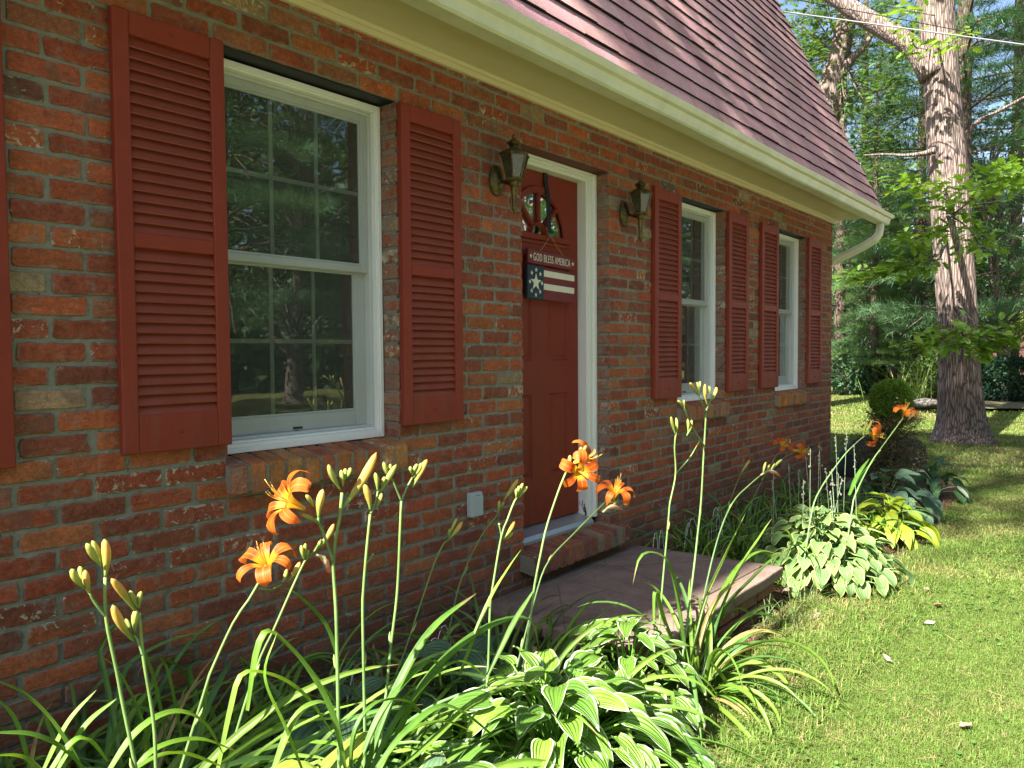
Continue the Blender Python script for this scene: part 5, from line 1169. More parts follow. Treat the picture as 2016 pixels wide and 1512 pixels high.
def fallen(loc, col, s, rz, label):
    o = [(0, 0), (.15, .10), (.3, .28), (.42, .20), (.6, .34), (.7, .2), (.85, .16), (1, 0), (.85, -.15), (.7, -.22), (.58, -.33), (.42, -.19), (.3, -.27), (.15, -.1)]
    m = MB(); n = len(o); V = np.array([(x - .5, y, .05 + .22 * (x - .5) ** 2 + .35 * y * y + .05 * math.sin(9 * x + rz)) for x, y in o] + [(0, 0, .03)]) * s
    m.add(V, [(i, (i + 1) % n, n) for i in range(n)], 0, col); ob = m.build("fallen_leaf", M_DRY, None, False, loc); ob.rotation_euler = (RNG.gauss(0, .15), RNG.gauss(0, .15), rz)
    return tag(ob, label, "leaf", "dry leaves lying on the lawn")
fallen((4.531,-1.563,0.030), (.27, .14, .065), .07, .5, "curled brown leaf on the lawn toward the right edge")
fallen((4.208,-1.586,0.030), (.40, .37, .31), .05, 2.0, "whitish dry leaf on the lawn just before the curled brown one")
fallen((3.591,-1.536,0.030), (.30, .25, .20), .06, 1.0, "greyish leaf alone on the middle of the lawn")
fallen((4.783,-1.459,0.030), (.30, .23, .14), .055, .2, "tan leaf on the lawn behind the curled brown one")
fallen((3.123,-1.906,0.030), (.30, .21, .15), .06, 2.6, "pinkish brown leaf nearest the camera on the lawn")
fallen((4.883,-1.271,0.030), (.42, .42, .36), .09, 1.3, "pale white leaf on the grass beside the yellow edged hosta")
fallen((3.189,-1.283,0.030), (.22, .34, .05), .075, .9, "green leaf on the lawn by the tip of the fallen blade")

# ---------------------------------------------------------------- grass
def grass():
    m = MB(); rg = np.random.default_rng(77)
    def patch(n, x0, x1, y0, y1, h, w, fade=None):
        x = rg.uniform(x0, x1, n); y = rg.uniform(y0, y1, n)
        ok = (y < edge_y(x) + .06 * rg.normal(size=n)) | (x > 9.7)
        x, y = x[ok], y[ok]; n = len(x)
        pn = hnoise(np.stack([x, y, x * 0], 1), 1.5, 21) + .6 * hnoise(np.stack([x, y, x * 0], 1), 4.5, 22)
        keep = rg.random(n) < np.clip(.86 - .33 * np.clip(pn, -.6, 1), .2, 1); x, y, pn = x[keep], y[keep], pn[keep]; n = len(x)
        a = rg.uniform(0, 6.28, n); hh = h * rg.uniform(.45, 1.15, n) * (1 - .25 * np.clip(pn, 0, 1)); lean = rg.uniform(.35, 1.6, n)
        d = np.stack([np.cos(a), np.sin(a), 0 * a], 1); s = np.stack([-np.sin(a), np.cos(a), 0 * a], 1); b = np.stack([x, y, gz(x, y)], 1); up = np.array([0, 0, 1.])
        ww = (w * rg.uniform(.7, 1.3, n))[:, None]; hh = hh[:, None]; lean = lean[:, None]
        m1 = b + up * hh * .62 * (1 - .2 * lean) + d * hh * .30 * lean; tp = b + up * hh * np.maximum(1 - .52 * lean, .12) + d * hh * .95 * lean
        V = np.stack([b - s * ww, b + s * ww, m1 + s * ww * .8, m1 - s * ww * .8, tp], 1).reshape(-1, 3)
        k = np.arange(n)[:, None] * 5
        g1 = np.array((.115, .195, .034)); g2 = np.array((.165, .245, .052)); g3 = np.array((.36, .31, .13))
        f = rg.random((n, 1)); c = g1 * (1 - f) + g2 * f; st = (rg.random(n) < np.clip(.24 + .32 * pn, .08, .7))[:, None]; c = np.where(st, g3 * rg.uniform(.6, 1.15, (n, 1)), c)
        m.add(V, k + np.array([[0, 1, 2, 3]]), 0, np.repeat(c, 5, 0)); m.F.append((k + np.array([[3, 2, 4]]) + (m.n - len(V)), 0))
    patch(260000, 2.2, 5.2, -2.75, -.85, .034, .0012); patch(130000, 5.0, 9.8, -2.6, -.9, .042, .0020)
    patch(26000, 2.2, 6.0, -1.5, -.85, .085, .0018)
    patch(60000, 9.6, 18, -2.4, 3.2, .06, .0045); patch(36000, 18, 34, -1.6, 8, .08, .009)
    n = 2600; cx, cy_ = rg.uniform(2.3, 9, 60), rg.uniform(-2.5, -.95, 60); j = rg.integers(0, 60, n)          # clover and plantain in patches
    x = cx[j] + rg.normal(0, .09, n); y = cy_[j] + rg.normal(0, .09, n); ok = y < edge_y(x); x, y = x[ok], y[ok]; n = len(x)
    th = np.arange(7) * 2 * math.pi / 7; T = np.stack([np.cos(th), .8 * np.sin(th), .1 * np.cos(th * 2)], 1)
    X = np.stack([np.cos(rg.uniform(0, 6.28, n)), np.sin(rg.uniform(0, 6.28, n)), rg.normal(0, .2, n)], 1); X /= np.linalg.norm(X, axis=1)[:, None]
    scatter(m, T, [tuple(range(7))], np.stack([x, y, gz(x, y) + rg.uniform(.012, .035, n)], 1), basis(X, np.array([0, 0, 1.]) + rg.normal(0, .25, (n, 3))), rg.uniform(.006, .012, n), 0, np.array((.085, .17, .035)) * rg.uniform(.7, 1.3, (n, 1)))
    n = 1000; x = rg.uniform(2.3, 9, n); y = rg.uniform(-2.6, -.95, n); ok = y < edge_y(x); x, y = x[ok], y[ok]; n = len(x); X = rg.normal(size=(n, 3)) * np.array([1, 1, .15]); X /= np.linalg.norm(X, axis=1)[:, None]      # dead straw
    scatter(m, [(0, -.02, 0), (1, -.02, 0), (1, .02, 0), (0, .02, 0)], [(0, 1, 2, 3)], np.stack([x, y, gz(x, y) + rg.uniform(.012, .03, n)], 1), basis(X, np.array([0, 0, 1.]) + rg.normal(0, .2, (n, 3))), rg.uniform(.03, .07, n), 0, np.array((.36, .29, .15)) * rg.uniform(.6, 1.2, (n, 1)))
    tag(m.build("grass", m_leaf("grass_blade", .6, .35, tint=(1.1, 1.1, .6), spec=.2), None, False), kind="stuff")
grass()
def tuft(loc, n, L, seed, label):
    r = empty("grass_tuft", loc); tag(r, label, "grass tuft", "tall grass tufts by the step"); m = MB(); rg = np.random.default_rng(seed)
    for i in range(n):
        P = arch((rg.normal(0, .05), rg.normal(0, .04), 0), rg.uniform(0, 6.28), L * rg.uniform(.5, 1.1), rg.uniform(.8, 1.5), rg.uniform(.3, 1.4), 8); strap(m, P, .0045, np.array((.14, .22, .07)) * rg.uniform(.7, 1.2), .1)
    m.build("blades", M_STRAP, r, True)
tuft((3.75, -1.03, 0), 46, .24, 4, "ragged tall grass tuft against the front of the slab"); tuft((4.16, -.98, 0), 40, .20, 5, "tall grass tuft between the slab corner and the stones")

# ---------------------------------------------------------------- trees
def m_bark(name, c0, c1, sc=1.0):
    t = NT(name); oc = t.coord(); v = t.mapping(oc, (sc, sc, .10 * sc)); vo = t.voro(30, v, 'DISTANCE_TO_EDGE'); n = t.noise(9, 6, .7, v); n2 = t.noise(60, 4, .7, oc); n3 = t.noise(1.2, 3, .6, oc)
    f = t.math('ADD', t.math('MULTIPLY', t.ramp(vo, [(.0, 0), (.22, 1)]), .6), t.math('MULTIPLY', n, .6))
    c = t.mix(t.ramp(f, [(.3, 0), (.85, 1)]), c0, c1); c = t.mix(1.0, c, t.ramp(n2, [(.3, .75), (.7, 1.2)]), 'MULTIPLY'); c = t.mix(t.ramp(n3, [(.5, 0), (.75, .3)]), c, (.16, .17, .11))
    return t.fin(c, .95, t.bump(f, .7, .03), .1)
M_BARK = m_bark("oak_bark", (.065, .050, .044), (.27, .205, .18)); M_PBARK = m_bark("pine_bark", (.035, .028, .025), (.16, .115, .09), .8)
M_OAKL = m_leaf("oak_leaf", .45, .42, spec=.4); M_TREEL = m_leaf("tree_leaf", .5, .38, spec=.35); M_NEED = m_leaf("pine_needles", .55, .3, tint=(1.1, 1.1, .7), spec=.3)
OAK = [(0, 0), (.12, .05), (.22, .17), (.30, .10), (.42, .27), (.50, .13), (.64, .30), (.70, .15), (.84, .20), (.88, .08), (1, .02), (.90, -.08), (.84, -.2), (.70, -.14), (.62, -.31), (.50, -.13), (.40, -.26), (.30, -.09), (.2, -.16), (.1, -.05)]
OAKT = np.array([(x, y, .25 * abs(y) - .12 * x * x) for x, y in OAK]); OAKF = [tuple(range(len(OAK)))]
LEAFT = np.array([(0, 0, 0), (.3, .24, .05), (.7, .2, .03), (1, 0, -.06), (.7, -.2, .03), (.3, -.24, .05)]); LEAFF = [(0, 1, 2, 3, 4, 5)]
def big_trunk(mb, P, R, n=72, m=150, seed=3, amp=.05):
    Q = spline(P, m); d = np.linspace(0, 1, m); cp = np.asarray(P, float); sd = np.concatenate([[0], np.cumsum(np.linalg.norm(np.diff(cp, axis=0), axis=1))]); R = np.interp(np.linspace(0, sd[-1], m), sd if len(sd) == len(R) else np.linspace(0, sd[-1], len(R)), R)
    th = np.arange(n) * 2 * math.pi / n; pts = np.stack([np.cos(th)[None] * 3 + 0 * d[:, None], np.sin(th)[None] * 3 + 0 * d[:, None], np.repeat((Q[:, 2] * .8)[:, None], n, 1)], -1)
    nz = 1 + amp * hnoise(pts, .55, seed) + amp * .45 * hnoise(pts * np.array([2.6, 2.6, .8]), 1.2, seed + 1) + amp * .35 * hnoise(pts * np.array([7, 7, 1.0]), 1.0, seed + 2)
    tube(mb, Q, R, n, 0, (1, 1, 1), True, nz)
def spray(mb, tw, P, r, nleaf, s, rg, spread=.16, cols=None):
    """leafy twig: branch P, leaves held out level along its outer part"""
    Q = spline(P, 16); tube(tw, Q, np.linspace(r, r * .3, 16), 6, 0, (1, 1, 1))
    k = nleaf; i = np.minimum((16 * rg.random(k) ** .6).astype(int), 15); pos = Q[i] + rg.normal(0, spread, (k, 3)) * np.array([1, 1, .45])
    X = pos - Q[np.maximum(i - 3, 0)]; X[:, 2] *= .4; X += rg.normal(0, .25, (k, 3)) * np.array([1, 1, .4]); X /= np.linalg.norm(X, axis=1)[:, None]
    up = np.array([0, 0, 1.]) + rg.normal(0, .35, (k, 3))
    c = np.array(cols if cols else (.15, .27, .04)) * rg.uniform(.75, 1.25, (k, 1)); c = c * (1 + rg.normal(0, .05, (k, 3)))
    scatter(mb, OAKT, OAKF, pos, basis(X, up), s * rg.uniform(.7, 1.15, k), 0, c)
def oak():
    r = empty("oak_tree", (13.35, -.30, -.03)); tag(r, "big oak with a thick bare sunlit trunk beyond the house corner", "tree"); rg = np.random.default_rng(8)
    t = MB()
    path = [(13.350,-0.285,-0.053),(13.350,-0.283,0.094),(13.350,-0.274,0.288),(13.350,-0.264,0.519),(13.350,-0.246,0.828),(13.350,-0.233,1.291),(13.350,-0.195,2.062),(13.350,-0.128,3.065),(13.350,-0.061,3.991),(13.350,0.043,5.155),(13.350,0.117,6.086),(13.350,0.166,6.707)]
    path = list(path) + [(13.3, .32, 8.5), (13.25, .45, 11.0), (13.0, .6, 13.5)]
    R = [.47, .38, .325, .30, .288, .275, .272, .268, .262, .25, .245, .24, .23, .20, .15]
    big_trunk(t, path, R); rel(r, t); t.build("trunk", M_BARK, r, True)
    b = MB()
    limbs = [([(13.200,0.158,5.521),(13.200,0.407,6.000),(13.200,0.807,6.390),(13.200,1.223,6.764),(13.200,1.616,7.158),(13.200,2.278,7.771)], [.17, .145, .14, .135, .13, .11]), ([(13.500,-0.146,4.403),(13.500,-0.231,4.602),(13.500,-0.408,4.796),(13.500,-0.635,4.886),(13.500,-0.985,5.034),(13.500,-1.250,5.171)], [.05, .036, .03, .027, .022, .016]), ([(12.950,0.049,4.343),(12.950,0.232,4.322),(12.950,0.475,4.340),(12.950,0.762,4.403),(12.950,1.058,4.437)], [.05, .03, .022, .016, .012])]
    limbs += [([(13.3, .3, 8.2), (13.9, 1.5, 9.2), (14.6, 3.2, 10.2)], [.16, .12, .06]), ([(13.3, .35, 8.8), (13.6, -1.2, 10.0), (13.9, -3.2, 11.2)], [.16, .12, .06]), ([(13.2, .4, 10), (12.4, .0, 11.5), (11.4, -.4, 12.6)], [.14, .10, .05]), ([(13.2, .4, 10.5), (14.6, .6, 12), (16, 0.2, 13)], [.14, .1, .05])]
    for P, R in limbs: big_trunk(b, P, R, 18, 30, 5, .08)
    lv = MB()
    near = [([(11.400,-0.473,3.143),(11.400,-0.753,3.365),(11.400,-1.078,3.508),(11.400,-1.340,3.500)], 90, .22), ([(11.400,-0.472,3.273),(11.400,-0.235,3.502),(11.400,0.069,3.612),(11.400,0.256,3.625)], 50, .15), ([(11.300,-0.486,3.437),(11.300,-0.875,3.458),(11.300,-1.296,3.581)], 90, .20), ([(11.700,-0.425,3.055),(11.700,-0.247,2.973),(11.700,0.061,2.916),(11.700,0.252,2.865)], 60, .13), ([(11.700,-0.424,3.122),(11.700,-0.514,3.045),(11.700,-0.632,2.900),(11.700,-0.722,2.660)], 50, .13), ([(11.700,-0.424,3.156),(11.700,-0.363,3.263),(11.700,-0.351,3.299)], 24, .10),
            ([(11.900,-0.215,2.621),(11.900,0.162,2.546),(11.900,0.558,2.468),(11.900,0.902,2.455)], 90, .11), ([(11.900,-0.215,2.690),(11.900,0.098,2.576),(11.900,0.358,2.525)], 50, .12), ([(12.000,-0.635,1.710),(12.000,-0.395,1.647),(12.000,-0.212,1.512),(12.000,-0.036,1.444)], 90, .13), ([(12.000,-0.515,1.713),(12.000,-0.696,1.572),(12.000,-0.872,1.487),(12.000,-1.097,1.630),(12.000,-1.371,1.688)], 130, .14), ([(12.000,-0.456,1.646),(12.000,-0.579,1.437),(12.000,-0.758,1.367)], 70, .12), ([(11.700,-0.149,5.848),(11.700,0.224,6.020),(11.700,0.318,5.910)], 20, .14), ([(12.500,-0.067,5.779),(12.500,-0.195,5.711),(12.500,-0.259,5.645)], 26, .14), ([(12.500,0.193,5.738),(12.500,0.260,5.792),(12.500,0.330,6.027)], 16, .12)]
    for ki, (P, k, s) in enumerate(near):
        q = np.array(P[0]) if ki < 11 else np.array(P[0]) + np.array([.25, 0, -.1]); z0 = q[2] + .35; c0 = np.array([13.3, -.30 + .075 * z0, z0]); tube(b, spline([c0, (c0 + q) / 2 + np.array([0, 0, .06]), np.array(P[0])], 10), np.linspace(.020, .012, 10) * (1 if ki < 11 else .5), 6)
        spray(lv, b, P, .012, int(k * 1.5), .18, rg, s, (.19, .33, .05))
    # high crown, above the frame
    C = []
    for i in range(150):
        d = rg.normal(size=3); d /= np.linalg.norm(d); C.append(np.array([13.4, .2, 12.0]) + d * np.array([4.4, 4.4, 3.2]) * rg.random() ** .35)
    C = np.array(C); k = 26; pos = np.repeat(C, k, 0) + rg.normal(0, .42, (len(C) * k, 3)); X = rg.normal(size=pos.shape); X[:, 2] *= .4; X /= np.linalg.norm(X, axis=1)[:, None]
    scatter(lv, LEAFT, LEAFF, pos, basis(X, np.array([0, 0, 1.]) + rg.normal(0, .5, pos.shape)), .19 * rg.uniform(.7, 1.2, len(pos)), 0, np.array((.085, .17, .03)) * rg.uniform(.7, 1.3, (len(pos), 1)))
    rel(r, b); b.build("limb", M_BARK, r, True); rel(r, lv); lv.build("crown", M_OAKL, r)
oak()
def deciduous(seed, H, Rc, zc, n, ls, col, trunk=.22, fork=False, dens=24):
    rg = np.random.default_rng(seed); t = MB(); lv = MB(); br = MB()
    top = np.array([rg.normal(0, .3), rg.normal(0, .3), H * .8]); big_trunk(t, [(0, 0, -.1), (0, 0, .4), tuple(top * .35), tuple(top * .7), tuple(top)], [trunk * 1.5, trunk * 1.05, trunk * .9, trunk * .6, trunk * .2], 20, 40, seed, .06)
    C = []
    for i in range(n):
        a = rg.uniform(0, 6.28); h = rg.random(); rr = Rc * math.sin(math.pi * (h * .86 + .12)) ** .6 * math.sqrt(rg.uniform(.12, 1)); p = np.array([rr * math.cos(a), rr * math.sin(a), zc + (H - zc) * h]); C.append(p)
        if i % 4 == 0: q = top * np.clip((p[2] - 1.5 - rg.random()) / top[2], .15, .95); tube(br, spline([q, (q + p) / 2 + np.array([0, 0, .35]), p], 8), np.linspace(.055, .012, 8) * trunk / .22, 5)
    C = np.array(C); k = dens; pos = np.repeat(C, k, 0) + rg.normal(0, 1, (n * k, 3)) * np.array([.42, .42, .26]); X = rg.normal(size=pos.shape); X[:, 2] = X[:, 2] * .5 - .2; X /= np.linalg.norm(X, axis=1)[:, None]
    cc = np.repeat(np.array(col) * rg.uniform(.6, 1.45, (n, 1)) * (1 + rg.normal(0, .07, (n, 3))), k, 0) * rg.uniform(.8, 1.2, (n * k, 1))
    scatter(lv, LEAFT, LEAFF, pos, basis(X, np.array([0, 0, 1.]) + rg.normal(0, .6, pos.shape)), ls * rg.uniform(.65, 1.2, n * k), 0, cc)
    return t, br, lv
def put_tree(name, parts, bark, leafm, loc, label, group, rz=0.0, s=1.0):
    r = empty(name, loc); tag(r, label, "tree", group); t, br, lv = parts
    for q in range(len(br.V)): t.V.append(br.V[q]); t.C.append(br.C[q]); t.U.append(br.U[q])
    t.F += [(f + t.n, m_) for f, m_ in br.F]; t.n += br.n
    t.build("trunk", bark, r, True); lv.build("crown", leafm, r); r.rotation_euler = (0, 0, rz); r.scale = (s, s, s); return r
def pine(seed, H, z0, Lb, col, trunk=.19):
    rg = np.random.default_rng(seed); t = MB(); br = MB(); lv = MB()
    big_trunk(t, [(0, 0, -.1), (.05, .03, H * .3), (0, .06, H * .7), (0, 0, H)], [trunk * 1.15, trunk, trunk * .6, .02], 16, 40, seed, .05)
    P = []; X = []; CC = []
    z = z0
    while z < H - .4:
        f = (z - z0) / (H - z0); a0 = rg.uniform(0, 6.28); nb = rg.integers(3, 6)
        for b in range(nb):
            a = a0 + b * 6.28 / nb + rg.normal(0, .2); L = Lb * (1 - f) ** .7 * rg.uniform(.55, 1.1) + .3; hd = np.array([math.cos(a), math.sin(a), 0]); sd = np.array([-hd[1], hd[0], 0])
            s0 = np.array([0, 0, z + rg.normal(0, .12)]); dr = rg.uniform(-.05, .28) * L; Q = spline([s0, s0 + hd * L * .5 + np.array([0, 0, .05 * L]), s0 + hd * L - np.array([0, 0, dr])], 10); tube(br, Q, np.linspace(.035, .008, 10), 5, 0, (1, 1, 1), False)
            bc = rg.uniform(.6, 1.5)
            for u in np.arange(.28, 1.0, .20 / L):
                q = Q[int(u * 9)] * (1 - (u * 9) % 1) + Q[min(9, int(u * 9) + 1)] * ((u * 9) % 1); wl_ = (1.05 - u) * L * .42 + .12
                for sgn in (-1, 1):
                    for v in np.arange(.10, wl_, .145):
                        p = q + sd * sgn * v + hd * v * .55 + np.array([0, 0, rg.normal(0, .05) - .06 * v]); P.append(p); d = sd * sgn * .7 + hd * .7 + np.array([0, 0, .25]); X.append(d + rg.normal(0, .25, 3)); CC.append(bc * rg.uniform(.75, 1.25))
        z += rg.uniform(.55, .95) * H / 18
    P = np.array(P); X = np.array(X); X /= np.linalg.norm(X, axis=1)[:, None]; k = len(P)
    T = []; F = []
    for i in range(13):
        d = np.array([rg.uniform(.35, 1), rg.normal(0, .55), rg.normal(0, .5)]); d /= np.linalg.norm(d); e = np.cross(d, [0, 0, 1.]); e /= np.linalg.norm(e); b = len(T); o = np.array([rg.uniform(-.5, .35), 0, 0]); T += [o - e * .034, o + e * .034, o + d]; F.append((b, b + 1, b + 2))
    scatter(lv, T, F, P, basis(X, np.array([0, 0, 1.]) + rg.normal(0, .3, P.shape)), .27 * rg.uniform(.7, 1.2, k), 0, np.array(col) * np.array(CC)[:, None])
    return t, br, lv
GT = "trees behind the lawn"
pA = put_tree("pine_tree", pine(5, 17, 1.5, 3.0, (.10, .175, .06)), M_PBARK, M_NEED, (25.000,3.852,0.071), "nearest soft green pine between the house corner and the oak", GT, .4)
pB = put_tree("pine_tree", pine(9, 22, 2.2, 3.6, (.07, .14, .065)), M_PBARK, M_NEED, (22.000,1.078,0.092), "tall blue green pine whose thin trunk shows just right of the oak", GT, 1.2)
def again(o, loc, label, rz, s):
    c = copy_tree(o); c.location = loc; c.rotation_euler = (0, 0, rz); c.scale = (s, s, s); tag(c, label); return c
pA.scale = (.58, .58, .58); again(pA, (27.000,3.059,0.002), "pine with a pale patched trunk just left of the oak", 2.1, .85); again(pB, (28.000,5.773,-0.065), "dark trunked pine right beside the white downspout", 3.3, .9)
again(pB, (31.000,1.028,0.135), "tall pine at the right edge of the picture", 4.0, 1.0); again(pA, (34.000,5.363,-0.069), "slim pine trunk standing behind the round topped shrub", 5.0, .5); again(pB, (38.000,7.573,-0.267), "far pine seen through the gap under the gutter", .6, 1.0)
GD = "leafy trees behind the lawn"
dA = put_tree("leafy_tree", deciduous(3, 9.5, 3.4, 1.6, 260, .16, (.085, .165, .045)), M_BARK, M_TREEL, (30.000,5.656,-0.018), "broad leafy tree low behind the pines left of the oak", GD, 0, .75)
again(dA, (27.000,0.717,0.293), "bushy leafy tree right of the oak behind its low leaves", 1.9, .85); again(dA, (36.000,4.259,-0.122), "leafy tree closing the gap directly behind the oak", 3.7, .9); again(dA, (40.000,9.288,-0.379), "far leafy tree beside the house corner", 4.6, 1.0)
# second oak behind the house: a forked trunk above the roof edge
f2 = empty("forked_oak", (20.000,4.080,0.357)); tag(f2, "forked oak whose dark leaning trunk rises behind the roof edge", "tree", GD)
t = MB(); big_trunk(t, [tuple(f2.location)] + list([(20.000,3.966,4.836),(20.000,3.788,7.259),(20.000,3.650,8.161),(20.000,3.476,8.796),(20.000,3.328,9.551),(20.000,3.081,10.565)]), [.36, .33, .30, .27, .24, .22, .16], 24, 60, 4, .07)
big_trunk(t, [(20.000,3.695,7.800),(20.000,3.470,8.181),(20.000,3.178,8.514),(20.000,3.016,8.620),(20.000,2.811,8.868),(20.000,2.613,9.351)], [.16, .14, .11, .09, .07, .05], 14, 24, 6, .07);
lv = MB(); rg = np.random.default_rng(12)
cen = [(20.000,4.281,9.942),(20.000,4.401,9.219),(20.000,4.143,8.400),(20.000,4.030,9.746),(20.000,3.660,9.274),(20.000,2.953,9.326),(20.000,4.147,8.903),(20.000,3.075,9.962),(20.000,3.550,10.469),(20.000,3.912,10.332),(20.000,4.659,9.540),(20.000,2.937,7.634),(20.000,2.710,7.825),(20.000,3.161,6.828),(20.000,3.038,6.195),(20.000,2.583,6.599),(20.000,2.493,8.607),(20.000,3.387,5.635),(20.000,2.687,5.652),(20.000,2.311,7.261),(20.000,2.280,9.376)]
for p in cen:
    p = np.array(p) + np.array([rg.normal(0, .6), 0, 0]); spray(lv, t, [np.array((20.000,3.474,8.612)) + np.array([0, 0, min(0, p[2] - 7.5) * .6]), p + np.array([.3, .4, -.1]), p, p + np.array([-.5, -.4, .05])], .02, 85, .20, rg, .34, (.085, .165, .04))
rel(f2, t); t.build("trunk", M_BARK, f2, True); rel(f2, lv); lv.build("crown", M_OAKL, f2)
# far woods: one mass of leaves
w = MB(); rg = np.random.default_rng(99); n = 42000
x = rg.uniform(48, 62, n); y = rg.uniform(-8, 24, n); top = 9 + 3.0 * hnoise(np.stack([y, x * .3, x * 0], 1), .35, 4); z = top * rg.random(n) ** 1.1
pos = np.stack([x, y, z], 1); cl = hnoise(pos, 1.1, 8); X = rg.normal(size=(n, 3)); X /= np.linalg.norm(X, axis=1)[:, None]
scatter(w, LEAFT, LEAFF, pos, basis(X), .55 * rg.uniform(.6, 1.3, n), 0, np.array((.07, .14, .06)) * np.clip(1 + .5 * cl, .35, 1.8)[:, None])
n = 46000                                                        # the same woods close the view across the driveway
x = rg.uniform(-30, 60, n); y = rg.uniform(-34, -22, n); top = 13 + 3.0 * hnoise(np.stack([x, y * .3, x * 0], 1), .3, 5); z = top * rg.random(n) ** 1.1
pos = np.stack([x, y, z], 1); cl = hnoise(pos, 1.1, 9); X = rg.normal(size=(n, 3)); X /= np.linalg.norm(X, axis=1)[:, None]
scatter(w, LEAFT, LEAFF, pos, basis(X), .75 * rg.uniform(.6, 1.3, n), 0, np.array((.05, .11, .04)) * np.clip(1 + .5 * cl, .35, 1.8)[:, None])
tag(w.build("distant_woods", M_TREEL), kind="stuff")
# trees across the drive and behind the camera: they shade the lawn and roof and stand in the window reflections
GR = "trees across the driveway"
for i, (x, y, s, src, lab) in enumerate(((4, -15, .9, dA, "leafy tree across the driveway opposite the big window"), (9, -13, 1.1, pB, "pine across the driveway opposite the front door"), (13, -16, 1.0, dA, "leafy tree across the driveway beyond the front door"), (18, -13, 1.1, pA, "pine across the driveway opposite the far windows"), (24, -15, 1.2, dA, "leafy tree across the driveway beyond the oak"), (30, -12, 1.0, pB, "last pine along the driveway"), (0, -17, 1.0, pA, "pine across the driveway at the left"))):
    tag(again(src, (x, y, 0), lab, i * 1.3, s), group=GR)
sh = put_tree("shade_tree", deciduous(14, 26.5, 3.3, 20.5, 75, .24, (.07, .15, .03), .40, dens=70), M_BARK, M_TREEL, (-11.6, .3, 0), "very tall tree left of the house with a high crown", "tall shade trees")


# ---------------------------------------------------------------- shrubs and the garden beyond
def bush(name, loc, R, label, col, n, ls, seed, mat, squash=1.0, shell=.55, group=None, body=True):
    r = empty(name, loc); tag(r, label, "shrub", group); rg = np.random.default_rng(seed); lv = MB(); st = MB()
    d = rg.normal(size=(n, 3)); d /= np.linalg.norm(d, axis=1)[:, None]; q = rg.uniform(shell, 1, n) ** .5; pos = d * q[:, None] * R * (1 + .10 * hnoise(d, 3, seed))[:, None]; pos[:, 2] = pos[:, 2] * squash + R * squash; pos[:, 2] = np.maximum(pos[:, 2], .02)
    X = d + rg.normal(0, .5, (n, 3)); X /= np.linalg.norm(X, axis=1)[:, None]
    scatter(lv, LEAFT, LEAFF, pos, basis(X), ls * rg.uniform(.6, 1.2, n), 0, np.array(col) * rg.uniform(.6, 1.35, (n, 1)) * (1 + .3 * hnoise(pos, 5, seed))[:, None])
    for i in range(9): a = rg.uniform(0, 6.28); tube(st, spline([(0, 0, 0), (R * .3 * math.cos(a), R * .3 * math.sin(a), R * squash), (R * .6 * math.cos(a), R * .6 * math.sin(a), R * 1.5 * squash)], 6), np.linspace(.02, .006, 6), 5)
    st.build("stems", M_PBARK, r); lv.build("foliage", mat, r); return r
def topiary():
    r = empty("round_topped_shrub", (7.5, -.64, 0)); tag(r, "evergreen shrub with a clipped green ball above a thin brown lower half", "shrub"); rg = np.random.default_rng(6)
    st = MB(); lv = MB(); lo = MB()
    tube(st, [(0, 0, 0), (.01, .01, .4), (0, 0, .7), (0, 0, .98)], [.03, .026, .02, .01], 7)
    n = 9000; d = rg.normal(size=(n, 3)); d /= np.linalg.norm(d, axis=1)[:, None]; pos = d * (rg.uniform(.35, 1, n) ** .4 * (1 + .05 * hnoise(d, 4, 2)))[:, None] * np.array([.172, .172, .168]) + np.array([0, 0, .94]); X = d + rg.normal(0, .45, (n, 3)); X /= np.linalg.norm(X, axis=1)[:, None]
    scatter(lv, [(0, -.1, 0), (.5, -.12, .05), (1, 0, 0), (.5, .12, .05), (0, .1, 0)], [(0, 1, 2, 3, 4)], pos, basis(X), .035 * rg.uniform(.6, 1.2, n), 0, np.array((.13, .24, .03)) * rg.uniform(.6, 1.35, (n, 1)))
    P = []
    for i in range(190):
        a = rg.uniform(0, 6.28); z0 = rg.uniform(.10, .74); L = (.33 - .14 * abs(z0 - .35) / .5) * rg.uniform(.7, 1.15); Q = spline([(0, 0, z0), (L * .5 * math.cos(a), L * .5 * math.sin(a), z0 + .05), (L * math.cos(a + .2), L * math.sin(a + .2), z0 + .09 + rg.normal(0, .04))], 7); tube(st, Q, np.linspace(.006, .002, 7), 4, 0, (1, 1, 1), False); P += [q for q in Q[2:]]
    P = np.array(P); k = 12; pos = np.repeat(P, k, 0) + rg.normal(0, .022, (len(P) * k, 3)); X = rg.normal(size=pos.shape); X /= np.linalg.norm(X, axis=1)[:, None]; g = rg.random((len(pos), 1)) < .45
    scatter(lo, [(0, -.1, 0), (.5, -.12, .05), (1, 0, 0), (.5, .12, .05), (0, .1, 0)], [(0, 1, 2, 3, 4)], pos, basis(X), .026 * rg.uniform(.5, 1.2, len(pos)), 0, np.where(g, np.array((.085, .13, .03)), np.array((.17, .12, .06))) * rg.uniform(.6, 1.3, (len(pos), 1)))
    st.build("stems", M_PBARK, r); lv.build("clipped_ball", M_TREEL, r); lo.build("lower_foliage", M_TREEL, r)
topiary()
GS = "shrubs at the back of the lawn"
bush("shrub", (23.733,0.282,0.000), .85, "dark mounded shrub at the right edge behind the oak", (.030, .075, .045), 5200, .10, 31, M_TREEL, .72, .5, GS)
bush("shrub", (25.066,4.602,0.000), .95, "blue green bushy shrub at the back by the downspout", (.07, .145, .075), 2600, .14, 32, M_TREEL, .9, .3, GS)
bush("shrub", (25.377,4.092,0.000), .55, "small dark shrub at the back left of the round topped one", (.025, .06, .035), 1800, .10, 33, M_TREEL, 1.0, .4, GS)
